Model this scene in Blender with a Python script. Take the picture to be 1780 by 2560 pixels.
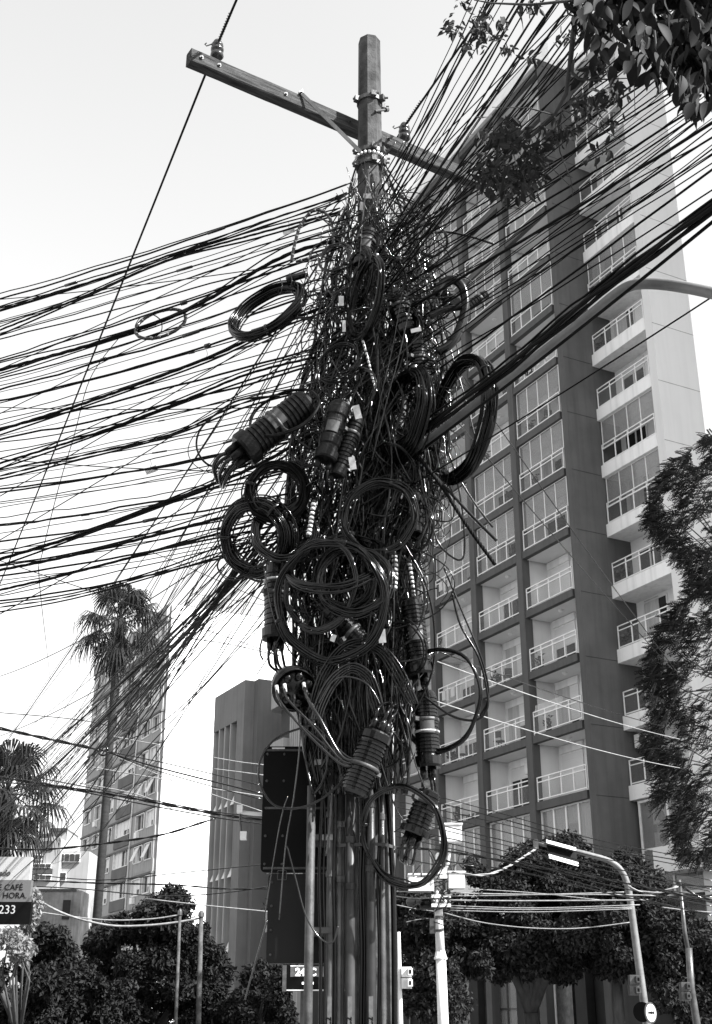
import bpy, math, random
import numpy as np
from mathutils import Vector, Matrix

for _o in list(bpy.data.objects):
    bpy.data.objects.remove(_o, do_unlink=True)
SC = bpy.context.scene
COL = SC.collection
R = math.radians

# ------------------------------------------------------------------ camera
IMG_W, IMG_H, FPX = 1780.0, 2560.0, 3053.0      # photograph size and focal length in its pixels
PITCH = R(22.75)
EYE = 1.6
cam_d = bpy.data.cameras.new('camera')
cam_d.sensor_fit = 'VERTICAL'
cam_d.sensor_height = 24.0
cam_d.lens = 24.0 * FPX / IMG_H
cam_d.clip_start = 0.05
cam_d.clip_end = 3000.0
cam = bpy.data.objects.new('camera', cam_d)
COL.objects.link(cam)
cam.location = (0, 0, EYE)
cam.rotation_euler = (math.pi / 2 + PITCH, 0, 0)
SC.camera = cam

# ------------------------------------------------------------------ sky, sun, exposure
SUN_AZ, SUN_EL = R(118), R(41)                   # azimuth to the right of the view direction
w = bpy.data.worlds.new('World')
SC.world = w
w.use_nodes = True
nt = w.node_tree
for n in list(nt.nodes):
    nt.nodes.remove(n)
sky = nt.nodes.new('ShaderNodeTexSky')
sky.sky_type = 'NISHITA'
sky.sun_disc = False
sky.sun_elevation = SUN_EL
sky.sun_rotation = SUN_AZ
sky.altitude = 20
sky.air_density = 4.0
sky.dust_density = 0.6
sky.ozone_density = 1.0
bw = nt.nodes.new('ShaderNodeRGBToBW')           # the photograph is black and white
bg = nt.nodes.new('ShaderNodeBackground')
bg.inputs['Strength'].default_value = 0.10
wo = nt.nodes.new('ShaderNodeOutputWorld')
nt.links.new(sky.outputs[0], bw.inputs[0])
nt.links.new(bw.outputs[0], bg.inputs['Color'])
nt.links.new(bg.outputs[0], wo.inputs['Surface'])

sl = bpy.data.lights.new('sun', 'SUN')
sl.energy = 5.0
sl.angle = R(0.5)
sl.color = (1, 1, 1)
sun = bpy.data.objects.new('sun', sl)
COL.objects.link(sun)
_sd = Vector((math.sin(SUN_AZ) * math.cos(SUN_EL), math.cos(SUN_AZ) * math.cos(SUN_EL), math.sin(SUN_EL)))
sun.rotation_euler = (-_sd).to_track_quat('-Z', 'Y').to_euler()
sun.location = (30, -20, 60)

SC.view_settings.view_transform = 'Standard'
SC.view_settings.look = 'None'
SC.view_settings.gamma = 1.0
SC.view_settings.use_curve_mapping = False
SC.view_settings.exposure = 1.47

# ------------------------------------------------------------------ helpers
rnd = random.Random(7)
_CP, _SP = math.cos(PITCH), math.sin(PITCH)

def ray(px, py):
    u = (px - IMG_W / 2) / FPX
    v = (IMG_H / 2 - py) / FPX
    return u, _CP - v * _SP, _SP + v * _CP

def at(px, py, Y):
    """the point seen at a pixel of the photograph, Y metres in front of the camera"""
    dx, dy, dz = ray(px, py)
    return Vector((dx / dy * Y, Y, EYE + dz / dy * Y))

def along(p0, az, px, py):
    """where the sight line of a pixel meets the vertical plane through p0 with azimuth az (degrees right of view)"""
    dx, dy, dz = ray(px, py)
    s, c = math.sin(R(az)), math.cos(R(az))
    k = dx / dy
    t = (k * p0[1] - p0[0]) / (s - k * c)
    Y = p0[1] + c * t
    return Vector((k * Y, Y, EYE + dz / dy * Y))

def mpp(px, py, Y):
    """metres per photograph pixel at that point"""
    dx, dy, dz = ray(px, py)
    return (Y / dy) / FPX

CAM_R, CAM_U, CAM_F = Vector((1, 0, 0)), Vector((0, -_SP, _CP)), Vector((0, _CP, _SP))

def smooth(pts, per=6):
    """Catmull-Rom through the points"""
    pts = [Vector(p) for p in pts]
    out = []
    for i in range(len(pts) - 1):
        p0, p1, p2, p3 = pts[max(i - 1, 0)], pts[i], pts[i + 1], pts[min(i + 2, len(pts) - 1)]
        for k in range(per):
            t = k / per
            out.append(.5 * ((2 * p1) + (p2 - p0) * t + (2 * p0 - 5 * p1 + 4 * p2 - p3) * t * t + (3 * p1 - p0 - 3 * p2 + p3) * t ** 3))
    out.append(pts[-1])
    return out

class MB:
    """collects geometry for ONE mesh object"""
    def __init__(s):
        s.v, s.f, s.n = [], [], 0
    def add(s, vs, fs):
        b = s.n
        s.v.extend([tuple(p) for p in vs])
        s.n += len(vs)
        s.f.extend([tuple(i + b for i in f) for f in fs])
        return s
    def box(s, x0, x1, y0, y1, z0, z1):
        vs = [(x0, y0, z0), (x1, y0, z0), (x1, y1, z0), (x0, y1, z0), (x0, y0, z1), (x1, y0, z1), (x1, y1, z1), (x0, y1, z1)]
        return s.add(vs, [(3, 2, 1, 0), (4, 5, 6, 7), (0, 1, 5, 4), (1, 2, 6, 5), (2, 3, 7, 6), (3, 0, 4, 7)])
    def bar(s, a, b, w_, h_, up=(0, 0, 1)):
        a, b = Vector(a), Vector(b)
        d = (b - a).normalized()
        up = Vector(up)
        if abs(d.dot(up)) > .98:
            up = Vector((1, 0, 0))
        x = d.cross(up).normalized()
        y = x.cross(d)
        x, y = x * (w_ / 2), y * (h_ / 2)
        vs = [a - x - y, a + x - y, a + x + y, a - x + y, b - x - y, b + x - y, b + x + y, b - x + y]
        return s.add(vs, [(3, 2, 1, 0), (4, 5, 6, 7), (0, 1, 5, 4), (1, 2, 6, 5), (2, 3, 7, 6), (3, 0, 4, 7)])
    def tube(s, pts, r, n=6, cap=True):
        P = np.array([tuple(p) for p in pts], float)
        m = len(P)
        T = np.empty_like(P)
        T[1:-1] = P[2:] - P[:-2]
        T[0] = P[1] - P[0]
        T[-1] = P[-1] - P[-2]
        L = np.linalg.norm(T, axis=1)
        L[L < 1e-9] = 1
        T /= L[:, None]
        ref = np.array([0.31, 0.2, 0.93])
        if abs(T[0] @ ref) > .9:
            ref = np.array([1., 0, 0])
        N = np.empty_like(P)
        nv = ref - (ref @ T[0]) * T[0]
        nv /= np.linalg.norm(nv)
        for i in range(m):
            nv = nv - (nv @ T[i]) * T[i]
            q = math.sqrt(nv @ nv)
            nv = nv / q if q > 1e-6 else np.array([1., 0, 0])
            N[i] = nv
        B = np.cross(T, N)
        rr = np.full(m, r) if np.isscalar(r) else np.asarray(r, float)
        a = np.arange(n) * (2 * math.pi / n)
        V = P[:, None, :] + rr[:, None, None] * (np.cos(a)[None, :, None] * N[:, None, :] + np.sin(a)[None, :, None] * B[:, None, :])
        b = s.n
        s.v.extend(map(tuple, V.reshape(-1, 3).tolist()))
        for i in range(m - 1):
            o = b + i * n
            for j in range(n):
                k = (j + 1) % n
                s.f.append((o + j, o + k, o + n + k, o + n + j))
        if cap:
            s.f.append(tuple(b + j for j in range(n))[::-1])
            s.f.append(tuple(b + (m - 1) * n + j for j in range(n)))
        s.n += m * n
        return s
    def lathe(s, p0, p1, prof, n=20, cap=True):
        """prof: (fraction along p0-p1, radius)"""
        p0, p1 = Vector(p0), Vector(p1)
        d = (p1 - p0).normalized()
        x = d.orthogonal().normalized()
        y = d.cross(x)
        b = s.n
        for t, r in prof:
            c = p0.lerp(p1, t)
            for j in range(n):
                a = 2 * math.pi * j / n
                s.v.append(tuple(c + x * (r * math.cos(a)) + y * (r * math.sin(a))))
        for i in range(len(prof) - 1):
            for j in range(n):
                k = (j + 1) % n
                s.f.append((b + i * n + j, b + i * n + k, b + (i + 1) * n + k, b + (i + 1) * n + j))
        if cap:
            s.f.append(tuple(b + j for j in range(n))[::-1])
            s.f.append(tuple(b + (len(prof) - 1) * n + j for j in range(n)))
        s.n += len(prof) * n
        return s
    def prism(s, poly, z0, z1):
        """poly: list of (x, y) anticlockwise"""
        m = len(poly)
        vs = [(x, y, z0) for x, y in poly] + [(x, y, z1) for x, y in poly]
        fs = [tuple(range(m))[::-1], tuple(range(m, 2 * m))]
        fs += [(i, (i + 1) % m, m + (i + 1) % m, m + i) for i in range(m)]
        return s.add(vs, fs)
    def mesh(s, name, smooth=False):
        me = bpy.data.meshes.new(name)
        me.from_pydata(s.v, [], s.f)
        if smooth:
            me.polygons.foreach_set('use_smooth', [True] * len(me.polygons))
        me.update()
        return me
    def build(s, name, m, parent=None, smooth=False, loc=None):
        return obj(name, s.mesh(name, smooth), m, parent, loc)

def obj(name, me, m=None, parent=None, loc=None, rot=None, scale=None):
    o = bpy.data.objects.new(name, me)
    COL.objects.link(o)
    if m is not None and me is not None and len(me.materials) == 0:
        me.materials.append(m)
    if parent is not None:
        o.parent = parent
    if loc is not None:
        o.location = loc
    if rot is not None:
        o.rotation_euler = rot
    if scale is not None:
        o.scale = scale
    return o

def tag(o, label=None, cat=None, group=None, kind=None):
    if label: o['label'] = label
    if cat: o['category'] = cat
    if group: o['group'] = group
    if kind: o['kind'] = kind
    return o

def thing(name, label, cat, loc=(0, 0, 0), rz=0, group=None):
    o = obj(name, None, None, None, loc, (0, 0, rz))
    o.empty_display_size = .2
    return tag(o, label, cat, group)

def struct(name, mb, m, smooth=False):
    return tag(mb.build(name, m, None, smooth), kind='structure')

def text_mesh(body, size, name='lettering', align='LEFT', depth=0.0, shear=0.0, bold=0.0):
    cu = bpy.data.curves.new(name, 'FONT')
    cu.body = body
    cu.size = size
    cu.align_x = align
    cu.extrude = depth
    cu.shear = shear
    cu.offset = bold
    cu.resolution_u = 3
    o = bpy.data.objects.new(name, cu)
    COL.objects.link(o)
    dg = bpy.context.evaluated_depsgraph_get()
    me = bpy.data.meshes.new_from_object(o.evaluated_get(dg))
    bpy.data.objects.remove(o, do_unlink=True)
    bpy.data.curves.remove(cu)
    me.materials.clear()
    return me

# ------------------------------------------------------------------ materials
def mat(name, v, rough=.7, var=.15, scale=6.0, bump=0.0, bscale=40.0, spec=.4, metal=0.0, streak=0.0, stretch=None, trans=0.0):
    m = bpy.data.materials.new(name)
    m.use_nodes = True
    t = m.node_tree
    p = t.nodes['Principled BSDF']
    p.inputs['Roughness'].default_value = rough
    p.inputs['Specular IOR Level'].default_value = spec
    p.inputs['Metallic'].default_value = metal
    tc = t.nodes.new('ShaderNodeTexCoord')
    mp = t.nodes.new('ShaderNodeMapping')
    if stretch:
        mp.inputs['Scale'].default_value = stretch
    t.links.new(tc.outputs['Object'], mp.inputs['Vector'])
    nz = t.nodes.new('ShaderNodeTexNoise')
    nz.inputs['Scale'].default_value = scale
    nz.inputs['Detail'].default_value = 5
    nz.inputs['Roughness'].default_value = .6
    t.links.new(mp.outputs[0], nz.inputs['Vector'])
    mr = t.nodes.new('ShaderNodeMapRange')
    mr.inputs['From Min'].default_value = .3
    mr.inputs['From Max'].default_value = .7
    mr.inputs['To Min'].default_value = v * (1 - var)
    mr.inputs['To Max'].default_value = v * (1 + var)
    t.links.new(nz.outputs['Fac'], mr.inputs['Value'])
    out = mr.outputs[0]
    if streak:
        mp2 = t.nodes.new('ShaderNodeMapping')
        mp2.inputs['Scale'].default_value = (3.0, 3.0, .18)
        t.links.new(tc.outputs['Object'], mp2.inputs['Vector'])
        n2 = t.nodes.new('ShaderNodeTexNoise')
        n2.inputs['Scale'].default_value = 1.3
        n2.inputs['Detail'].default_value = 4
        t.links.new(mp2.outputs[0], n2.inputs['Vector'])
        r2 = t.nodes.new('ShaderNodeMapRange')
        r2.inputs['From Min'].default_value = .45
        r2.inputs['From Max'].default_value = .75
        r2.inputs['To Min'].default_value = 1.0
        r2.inputs['To Max'].default_value = 1.0 - streak
        t.links.new(n2.outputs['Fac'], r2.inputs['Value'])
        mu = t.nodes.new('ShaderNodeMath')
        mu.operation = 'MULTIPLY'
        t.links.new(out, mu.inputs[0])
        t.links.new(r2.outputs[0], mu.inputs[1])
        out = mu.outputs[0]
    t.links.new(out, p.inputs['Base Color'])
    if bump:
        nb = t.nodes.new('ShaderNodeTexNoise')
        nb.inputs['Scale'].default_value = bscale
        nb.inputs['Detail'].default_value = 3
        t.links.new(mp.outputs[0], nb.inputs['Vector'])
        bu = t.nodes.new('ShaderNodeBump')
        bu.inputs['Strength'].default_value = bump
        bu.inputs['Distance'].default_value = .01
        t.links.new(nb.outputs['Fac'], bu.inputs['Height'])
        t.links.new(bu.outputs[0], p.inputs['Normal'])
    if trans:
        tr = t.nodes.new('ShaderNodeBsdfTransparent')
        mx = t.nodes.new('ShaderNodeMixShader')
        mx.inputs[0].default_value = trans
        ou = t.nodes['Material Output']
        t.links.new(p.outputs[0], mx.inputs[1])
        t.links.new(tr.outputs[0], mx.inputs[2])
        t.links.new(mx.outputs[0], ou.inputs['Surface'])
    return m

def leaf_mat(name, v, var=.45, rough=.5, transl=.25, spec=.4):
    """foliage: colour varies from leaf to leaf, a little light comes through"""
    m = bpy.data.materials.new(name)
    m.use_nodes = True
    t = m.node_tree
    p = t.nodes['Principled BSDF']
    p.inputs['Roughness'].default_value = rough
    p.inputs['Specular IOR Level'].default_value = spec
    g = t.nodes.new('ShaderNodeNewGeometry')
    mr = t.nodes.new('ShaderNodeMapRange')
    mr.inputs['To Min'].default_value = v * (1 - var)
    mr.inputs['To Max'].default_value = v * (1 + var)
    t.links.new(g.outputs['Random Per Island'], mr.inputs['Value'])
    t.links.new(mr.outputs[0], p.inputs['Base Color'])
    tl = t.nodes.new('ShaderNodeBsdfTranslucent')
    t.links.new(mr.outputs[0], tl.inputs['Color'])
    mx = t.nodes.new('ShaderNodeMixShader')
    mx.inputs[0].default_value = transl
    ou = t.nodes['Material Output']
    t.links.new(p.outputs[0], mx.inputs[1])
    t.links.new(tl.outputs[0], mx.inputs[2])
    t.links.new(mx.outputs[0], ou.inputs['Surface'])
    return m

M = {
    'asphalt': mat('asphalt', .05, .9, .3, 3, .4, 60),
    'paving': mat('paving', .28, .85, .2, 2, .2, 30),
    'soil': mat('soil', .15, .9, .3, .4),
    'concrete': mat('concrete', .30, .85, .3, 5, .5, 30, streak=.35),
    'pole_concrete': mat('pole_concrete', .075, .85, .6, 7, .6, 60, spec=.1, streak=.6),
    'wood': mat('weathered_wood', .06, .8, .7, 3, .9, 18, spec=.1, stretch=(1.2, 14, 14)),
    'galv': mat('galvanised_steel', .095, .3, .4, 6, .2, 60, metal=.4, streak=.4),
    'galv_dark': mat('dark_steel', .06, .5, .4, 8, .3, 60, metal=.3),
    'pvc': mat('grey_conduit', .045, .42, .5, 5, .15, 40, spec=.25, streak=.5),
    'porcelain': mat('brown_porcelain', .03, .18, .2, 5, spec=.6),
    'cable': mat('black_cable', .003, .14, .6, 12, .06, 40, spec=.5),
    'cable_matte': mat('matte_black_cable', .003, .18, .4, 12, .05, 40, spec=.28),
    'cable_grey': mat('weathered_cable', .008, .5, .4, 10, .2, 60, spec=.06),
    'cable_pale': mat('pale_cable', .24, .5, .3, 10),
    'plastic': mat('black_plastic', .003, .22, .5, 14, .1, 40, spec=.4),
    'plastic_grey': mat('faded_plastic', .007, .4, .7, 10, .3, 50, spec=.2),
    'pvc_dark': mat('dark_conduit', .022, .4, .5, 5, .15, 40, spec=.3, streak=.5),
    'pvc_pale': mat('pale_conduit', .06, .5, .5, 5, .15, 40, spec=.3, streak=.5),
    'tape_dark': mat('grey_tape', .05, .6, .3, 30),
    'tape': mat('pale_tape', .50, .6, .25, 30),
    'tagw': mat('tag_plate', .62, .4, .2, 30),
    'black_paint': mat('black_paint', .003, .4, .5, 3, spec=.1),
    'white_paint': mat('white_paint', .78, .55, .08, 4, streak=.1),
    'white_steel': mat('white_steel', .72, .45, .12, 4, streak=.25),
    'rail': mat('white_railing', .82, .5, .05, 3),
    'glass': mat('window_glass', .03, .05, .2, .3, spec=.4),
    'glass_thin': mat('clear_glass', .34, .06, .2, .3, spec=.6, trans=.6),
    'frost': mat('clear_infill', .25, .3, .15, 2, trans=.86),
    'dark_room': mat('dark_interior', .02, .8, .3, 1),
    'floor_tile': mat('balcony_floor', .55, .7, .1, 2),
    'curtain': mat('curtain', .5, .9, .25, 2, stretch=(9, 9, .3)),
    'shutter': mat('roller_shutter', .72, .6, .05, 2, .8, 1, stretch=(.1, .1, 14)),
    'bldg_dark': mat('charcoal_render', .105, .9, .16, .5, .25, 25, spec=.1, streak=.2),
    'bldg_light': mat('light_render', .82, .9, .06, .5, .1, 20, spec=.1, streak=.06),
    'bldg_white': mat('white_render', .70, .9, .07, .12, .1, 20, spec=.1, streak=.05),
    'bldg_slab': mat('white_slab', .86, .9, .06, .6, spec=.1, streak=.18),
    'soffit': mat('balcony_soffit', .70, .9, .08, .6, spec=.1),
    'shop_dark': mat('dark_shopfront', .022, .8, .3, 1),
    'plant': leaf_mat('pot_plant', .07),
}
# ================================================================== ground
g = MB()
g.add([(-900, -300, 0), (900, -300, 0), (900, 1500, 0), (-900, 1500, 0)], [(0, 1, 2, 3)])
struct('ground', g, M['soil'])
# street running away to the left (azimuth -22 degrees) and the cross street
def strip(name, m, a, b, half, z):
    a, b = Vector(a), Vector(b)
    d = (b - a).normalized()
    n = Vector((-d.y, d.x)) * half
    mb = MB().add([(a.x - n.x, a.y - n.y, z), (b.x - n.x, b.y - n.y, z), (b.x + n.x, b.y + n.y, z), (a.x + n.x, a.y + n.y, z)], [(3, 2, 1, 0)])
    return struct(name, mb, m)
strip('road', M['asphalt'], (6.5, -40), (-70, 150), 5.5, .004)
strip('cross_road', M['asphalt'], (-90, 8), (90, 34), 5.0, .008)
pv = MB().prism([(-7, 4), (1.6, 4), (1.6, 10.6), (-2.5, 12.0), (-7, 12)], 0.0, .13)
struct('pavement', pv, M['paving'])
pv = MB().prism([(4, 40), (60, 22), (60, 46), (-12, 74), (-16, 66)], 0.0, .13)
struct('far_pavement', pv, M['paving'])

# ================================================================== tall building on the right
D1 = -62.6                                          # rotation of the local x axis
P0 = (9.47, 50.1, 0)
FLOOR_H, Z0 = 2.89, 10.08
bld = thing('apartment_building', 'tall apartment block with dark piers, recessed balconies and white railings', 'building', P0, R(D1))
NF = 13                                             # balcony floors
ZTOP = Z0 + NF * FLOOR_H                            # underside of the roof slab

MB().box(-16.45, .0, 1.5, 8.0, 0, ZTOP + 1.6).build('wall', M['bldg_light'], bld)
MB().box(.02, 4.2, 3.0, 4.1, 0, ZTOP + .09).build('wall', M['bldg_light'], bld)
for i in range(4):                                   # slim piers between the bays
    x = -4.0 * (i + 1)
    MB().box(x - .22, x + .22, 0, .42, 0, ZTOP + .4).build('pier', M['bldg_dark'], bld)
    MB().box(x - .10, x + .10, .42, 1.5, 0, ZTOP).build('partition_wall', M['bldg_light'], bld)
MB().box(0, .42, 0, 3.0, 0, ZTOP + .4).build('pier', M['bldg_dark'], bld)['label'] = 'broad charcoal pier beside the set-back balconies'
# white end block, right of the set-back balconies
MB().box(4.2, 4.66, 1.72, 4.1, 0, ZTOP + 2.4).build('end_wall', M['bldg_white'], bld)
for k in range(NF + 2):
    zz = 7.2 + k * FLOOR_H
    MB().box(4.655, 4.664, 1.719, 4.101, zz, zz + .03).build('render_joint', M['concrete'], bld)
    MB().box(.417, .426, .0, 1.69, zz, zz + .025).build('render_joint', M['shop_dark'], bld)
# roof
MB().box(-16.5, .44, -.12, 8.0, ZTOP + .402, ZTOP + .75).build('roof', M['bldg_slab'], bld)
MB().box(-16.5, .44, .25, .5, ZTOP + .75, ZTOP + 1.75).build('roof_parapet', M['bldg_light'], bld)
MB().box(.44, 4.198, 1.70, 4.1, ZTOP + .1, ZTOP + .7).build('roof', M['bldg_slab'], bld)

def railing_mesh(x0, x1, slanted=False):
    mb = MB()
    r = .022
    for z in (1.04, .84, .10):
        mb.box(x0, x1, -r, r, z - r, z + r)
    n = max(2, int((x1 - x0) / .85))
    for i in range(n + 1):
        x = x0 + (x1 - x0) * i / n
        mb.box(x - r, x + r, -r * .9, r * .9, -.05 if i in (0, n) else .10, 1.06)
    if slanted:
        for i in range(24):
            x = x0 + .1 + i * .085
            mb.bar((x, 0, .84), (x + .12, 0, 1.32), .015, .015)
    return mb.mesh('railing')
def door_meshes(wd, ht):
    f = MB()
    t = .07
    f.box(0, t, -.05, 0, 0, ht); f.box(wd - t, wd, -.05, 0, 0, ht); f.box(t, wd - t, -.05, 0, ht - t, ht)
    f.box(wd * .5 - .04, wd * .5 + .04, -.045, 0, 0, ht - t)
    p = MB().box(t, wd - t, -.02, 0, 0, ht - t)
    return f.mesh('door_frame'), p.mesh('pane')
RAIL = railing_mesh(-3.7, -.26)
RAIL_SL = railing_mesh(-3.7, -.26, True)
RAIL_R = railing_mesh(.5, 4.1)
DOORF, DOORP = door_meshes(1.55, 2.15)
SHUT = [MB().box(.07, 1.48, -.035, 0, 2.08 - h, 2.08).mesh('roller_shutter') for h in (.5, .95, 1.45, 2.05)]
BOXS = MB().box(-.05, 1.6, -.10, 0, 2.16, 2.5).mesh('shutter_box')
LAMP = MB().lathe((0, 0, 0), (0, 0, -.14), [(0, .12), (.4, .12), (.7, .09), (1, .03)], 10).mesh('ceiling_lamp')
FROST = MB().box(-3.66, -.30, .01, .02, .14, .82).mesh('infill_panel')
FROST_R = MB().box(.54, 4.06, .01, .02, .14, .82).mesh('infill_panel')
SLAB = MB().box(-3.78, -.22, .05, 1.5, -.34, 0).mesh('balcony')
FLOORM = MB().box(-3.77, -.23, .16, 1.49, .001, .012).mesh('floor')  # unseen pale sheet added on the slab to bounce light into the recess
FLOORR = MB().box(.44, 4.18, 1.84, 2.99, .181, .192).mesh('floor')
SLAB_R = MB().box(.42, 4.2, 1.70, 3.0, -.42, .18).mesh('balcony')
def glazing(x0, x1, z0, z1, n):
    f = MB()
    for i in range(n + 1):
        x = x0 + (x1 - x0) * i / n
        f.box(x - .02, x + .02, -.02, .02, z0, z1)
    f.box(x0, x1, -.025, .025, z0 - .03, z0 + .03)
    f.box(x0, x1, -.025, .025, z1 - .03, z1)
    return f.mesh('glazing_frame'), MB().box(x0 + .02 + .0, x0 + (x1 - x0) / n - .02, -.005, .005, z0, z1).mesh('glass_panel')
GLF, GLP = glazing(-3.7, -.26, 1.06, 2.53, 4)
GLFR, GLPR = glazing(.5, 4.1, 1.06, 2.45, 4)
POT = MB().lathe((0, 0, 0), (0, 0, .3), [(0, .11), (1, .16)], 9).mesh('flower_pot')
def bush_mesh(rad, n, size, seed):
    q = random.Random(seed)
    mb = MB()
    for _ in range(n):
        c = Vector((q.gauss(0, rad * .5), q.gauss(0, rad * .5), abs(q.gauss(.1, rad * .7))))
        a = Vector((q.uniform(-1, 1), q.uniform(-1, 1), q.uniform(-1, 1))).normalized()
        b = a.orthogonal().normalized()
        s = size * q.uniform(.6, 1.3)
        mb.add([c - a * s, c + b * s * .4, c + a * s, c - b * s * .4], [(0, 1, 2, 3)])
    return mb.mesh('foliage')
BUSH = [bush_mesh(.3, 60, .12, 3), bush_mesh(.22, 40, .10, 5)]
CURT = MB().box(0, .9, -.03, 0, .02, 2.2).mesh('curtain')
LAUND = [MB().box(0, .32, -.01, .01, -.5, 0).mesh('hung_cloth'), MB().box(0, .2, -.01, .01, -.62, 0).mesh('hung_cloth')]
_c = MB()
for (a_, b__) in ((-.2, -.2), (.17, -.2), (-.2, .17), (.17, .17)):
    _c.box(a_, a_ + .03, b__, b__ + .03, 0, .44 if b__ < 0 else .9)
_c.box(-.22, .22, -.22, .22, .44, .48); _c.box(-.2, .2, .17, .2, .6, .9)
CHAIR = _c.mesh('chair')
ACM = MB().box(-.4, .4, -.3, 0, 0, .55).mesh('air_conditioner')
ACF = MB()
ACF.lathe((.1, -.31, .28), (.1, -.302, .28), [(0, .2), (1, .22)], 16)
ACFM = ACF.mesh('fan_grille')
q = random.Random(21)
GLAZED = {(0, 4), (0, 5), (0, 6), (1, 4), (1, 5), (2, 4), (2, 5), (3, 5), (1, 9), (2, 10), (2, 11), (0, 8), (3, 9)}
for b in range(4):
    for k in range(NF):
        z = Z0 + k * FLOOR_H + .34
        x = -4.0 * b + .0
        bal = obj('balcony', SLAB, M['bldg_dark'], bld, (x, 0, z))
        obj('floor', FLOORM, M['floor_tile'], bal)
        obj('railing', RAIL_SL if (b, k) == (0, 1) else RAIL, M['rail'], bal, (0, .12, 0))
        obj('infill_panel', FROST, M['frost'], bal, (0, .12, 0))
        dx = -3.66 + q.uniform(0, .1)
        obj('door_frame', DOORF, M['white_paint'], bal, (dx, 1.49, .02))
        obj('pane', DOORP, M['glass'], bal, (dx, 1.492, .02))
        obj('shutter_box', BOXS, M['bldg_slab'], bal, (dx, 1.49, .02))
        sm = q.choice([0, 0, 1, 1, 2, 3])
        obj('roller_shutter', SHUT[sm], M['shutter'], bal, (dx, 1.475, .02))
        if q.random() < .75:
            obj('ceiling_lamp', LAMP, M['white_paint'], bal, (-2.0, .7, FLOOR_H - .345))
        if (b, k) in GLAZED:
            obj('glazing_frame', GLF, M['rail'], bal, (0, .2, 0))
            for i in range(4):
                obj('glass_panel', GLP, M['glass_thin'], bal, (i * .86, .2, 0))
        if (b, k) in ((0, 2), (1, 2), (0, 6), (2, 0), (1, 6), (0, 5)) or q.random() < .12:
            px_ = q.uniform(-3.3, -2.4)
            obj('flower_pot', POT, M['galv_dark'], bal, (px_, .35, 0))
            obj('pot_plant', BUSH[q.randrange(2)], M['plant'], bal, (px_, .35, .35))
        if q.random() < .3:
            obj('curtain', CURT, M['curtain'], bal, (dx + q.choice([.05, .6]), 1.46, .02))
        if q.random() < .18:
            acu = obj('air_conditioner', ACM, M['white_paint'], bal, (-3.9 + 2.2, 1.48, q.choice([.05, 1.7])))
            obj('fan_grille', ACFM, M['galv_dark'], bal, (-1.7, 1.48, acu.location.z))
        if q.random() < .25:
            obj('chair', CHAIR, M[q.choice(['galv_dark', 'white_paint', 'wood'])], bal, (q.uniform(-3.2, -.9), .6, 0), (0, 0, q.uniform(0, 6)))
        if q.random() < .16:
            for i in range(q.randrange(2, 6)):
                obj('hung_cloth', LAUND[i % 2], M[q.choice(['curtain', 'galv', 'white_paint', 'galv_dark'])], bal, (-3.3 + i * .42, .07, .84))
        if (b, k) == (0, 7):
            for i in range(9):
                obj('hung_cloth', LAUND[i % 2], M['curtain'], bal, (-3.5 + i * .36, .06, .84))
# soffits (undersides painted paler than the slab edges)
SOF = MB().box(-3.78, -.22, .30, 1.5, -.346, -.341).mesh('soffit')
for b in range(4):
    for k in range(NF + 1):
        obj('soffit', SOF, M['soffit'], bld, (-4.0 * b, 0, Z0 + k * FLOOR_H + .34))
    MB().box(-4.0 * b - 3.78, -4.0 * b - .22, .05, 1.5, ZTOP, ZTOP + .34).build('top_slab', M['bldg_dark'], bld)
# set-back balconies
GLAZED_R = {4, 5, 8, 11}
for k in range(NF):
    z = Z0 + k * FLOOR_H + .34
    bal = obj('balcony', SLAB_R, M['bldg_slab'], bld, (0, 0, z))
    obj('floor', FLOORR, M['floor_tile'], bal)
    obj('railing', RAIL_R, M['rail'], bal, (0, 1.78, .16))
    if k not in (5, 8):
        obj('infill_panel', FROST_R, M['frost'], bal, (0, 1.78, .16))
    dx = .8 + q.uniform(-.2, .2)
    obj('door_frame', DOORF, M['white_paint'], bal, (dx, 2.99, .18))
    obj('pane', DOORP, M['glass'], bal, (dx, 2.994, .18))
    if q.random() < .5:
        obj('roller_shutter', SHUT[q.choice([0, 1, 2])], M['shutter'], bal, (dx, 2.975, .18))
    else:
        obj('curtain', CURT, M['curtain'], bal, (dx + .1, 2.97, .18))
    if k in GLAZED_R:
        obj('glazing_frame', GLFR, M['rail'], bal, (0, 1.86, 0))
        for i in range(4):
            obj('glass_panel', GLPR, M['glass_thin'], bal, (i * .9, 1.86, 0))
    if k == 8:
        obj('curtain', CURT, M['curtain'], bal, (.55, 2.1, .18)); obj('curtain', CURT, M['curtain'], bal, (3.2, 2.1, .18))
    if k in (2, 3, 7):
        obj('flower_pot', POT, M['galv_dark'], bal, (1.0, 2.0, .18))
        obj('pot_plant', BUSH[0], M['plant'], bal, (1.0, 2.0, .5))
    if k == 0:
        ac = obj('air_conditioner', ACM, M['white_paint'], bal, (.95, 2.4, 1.75))
        obj('fan_grille', ACFM, M['galv_dark'], bal, (.95, 2.4, 1.75))
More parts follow.
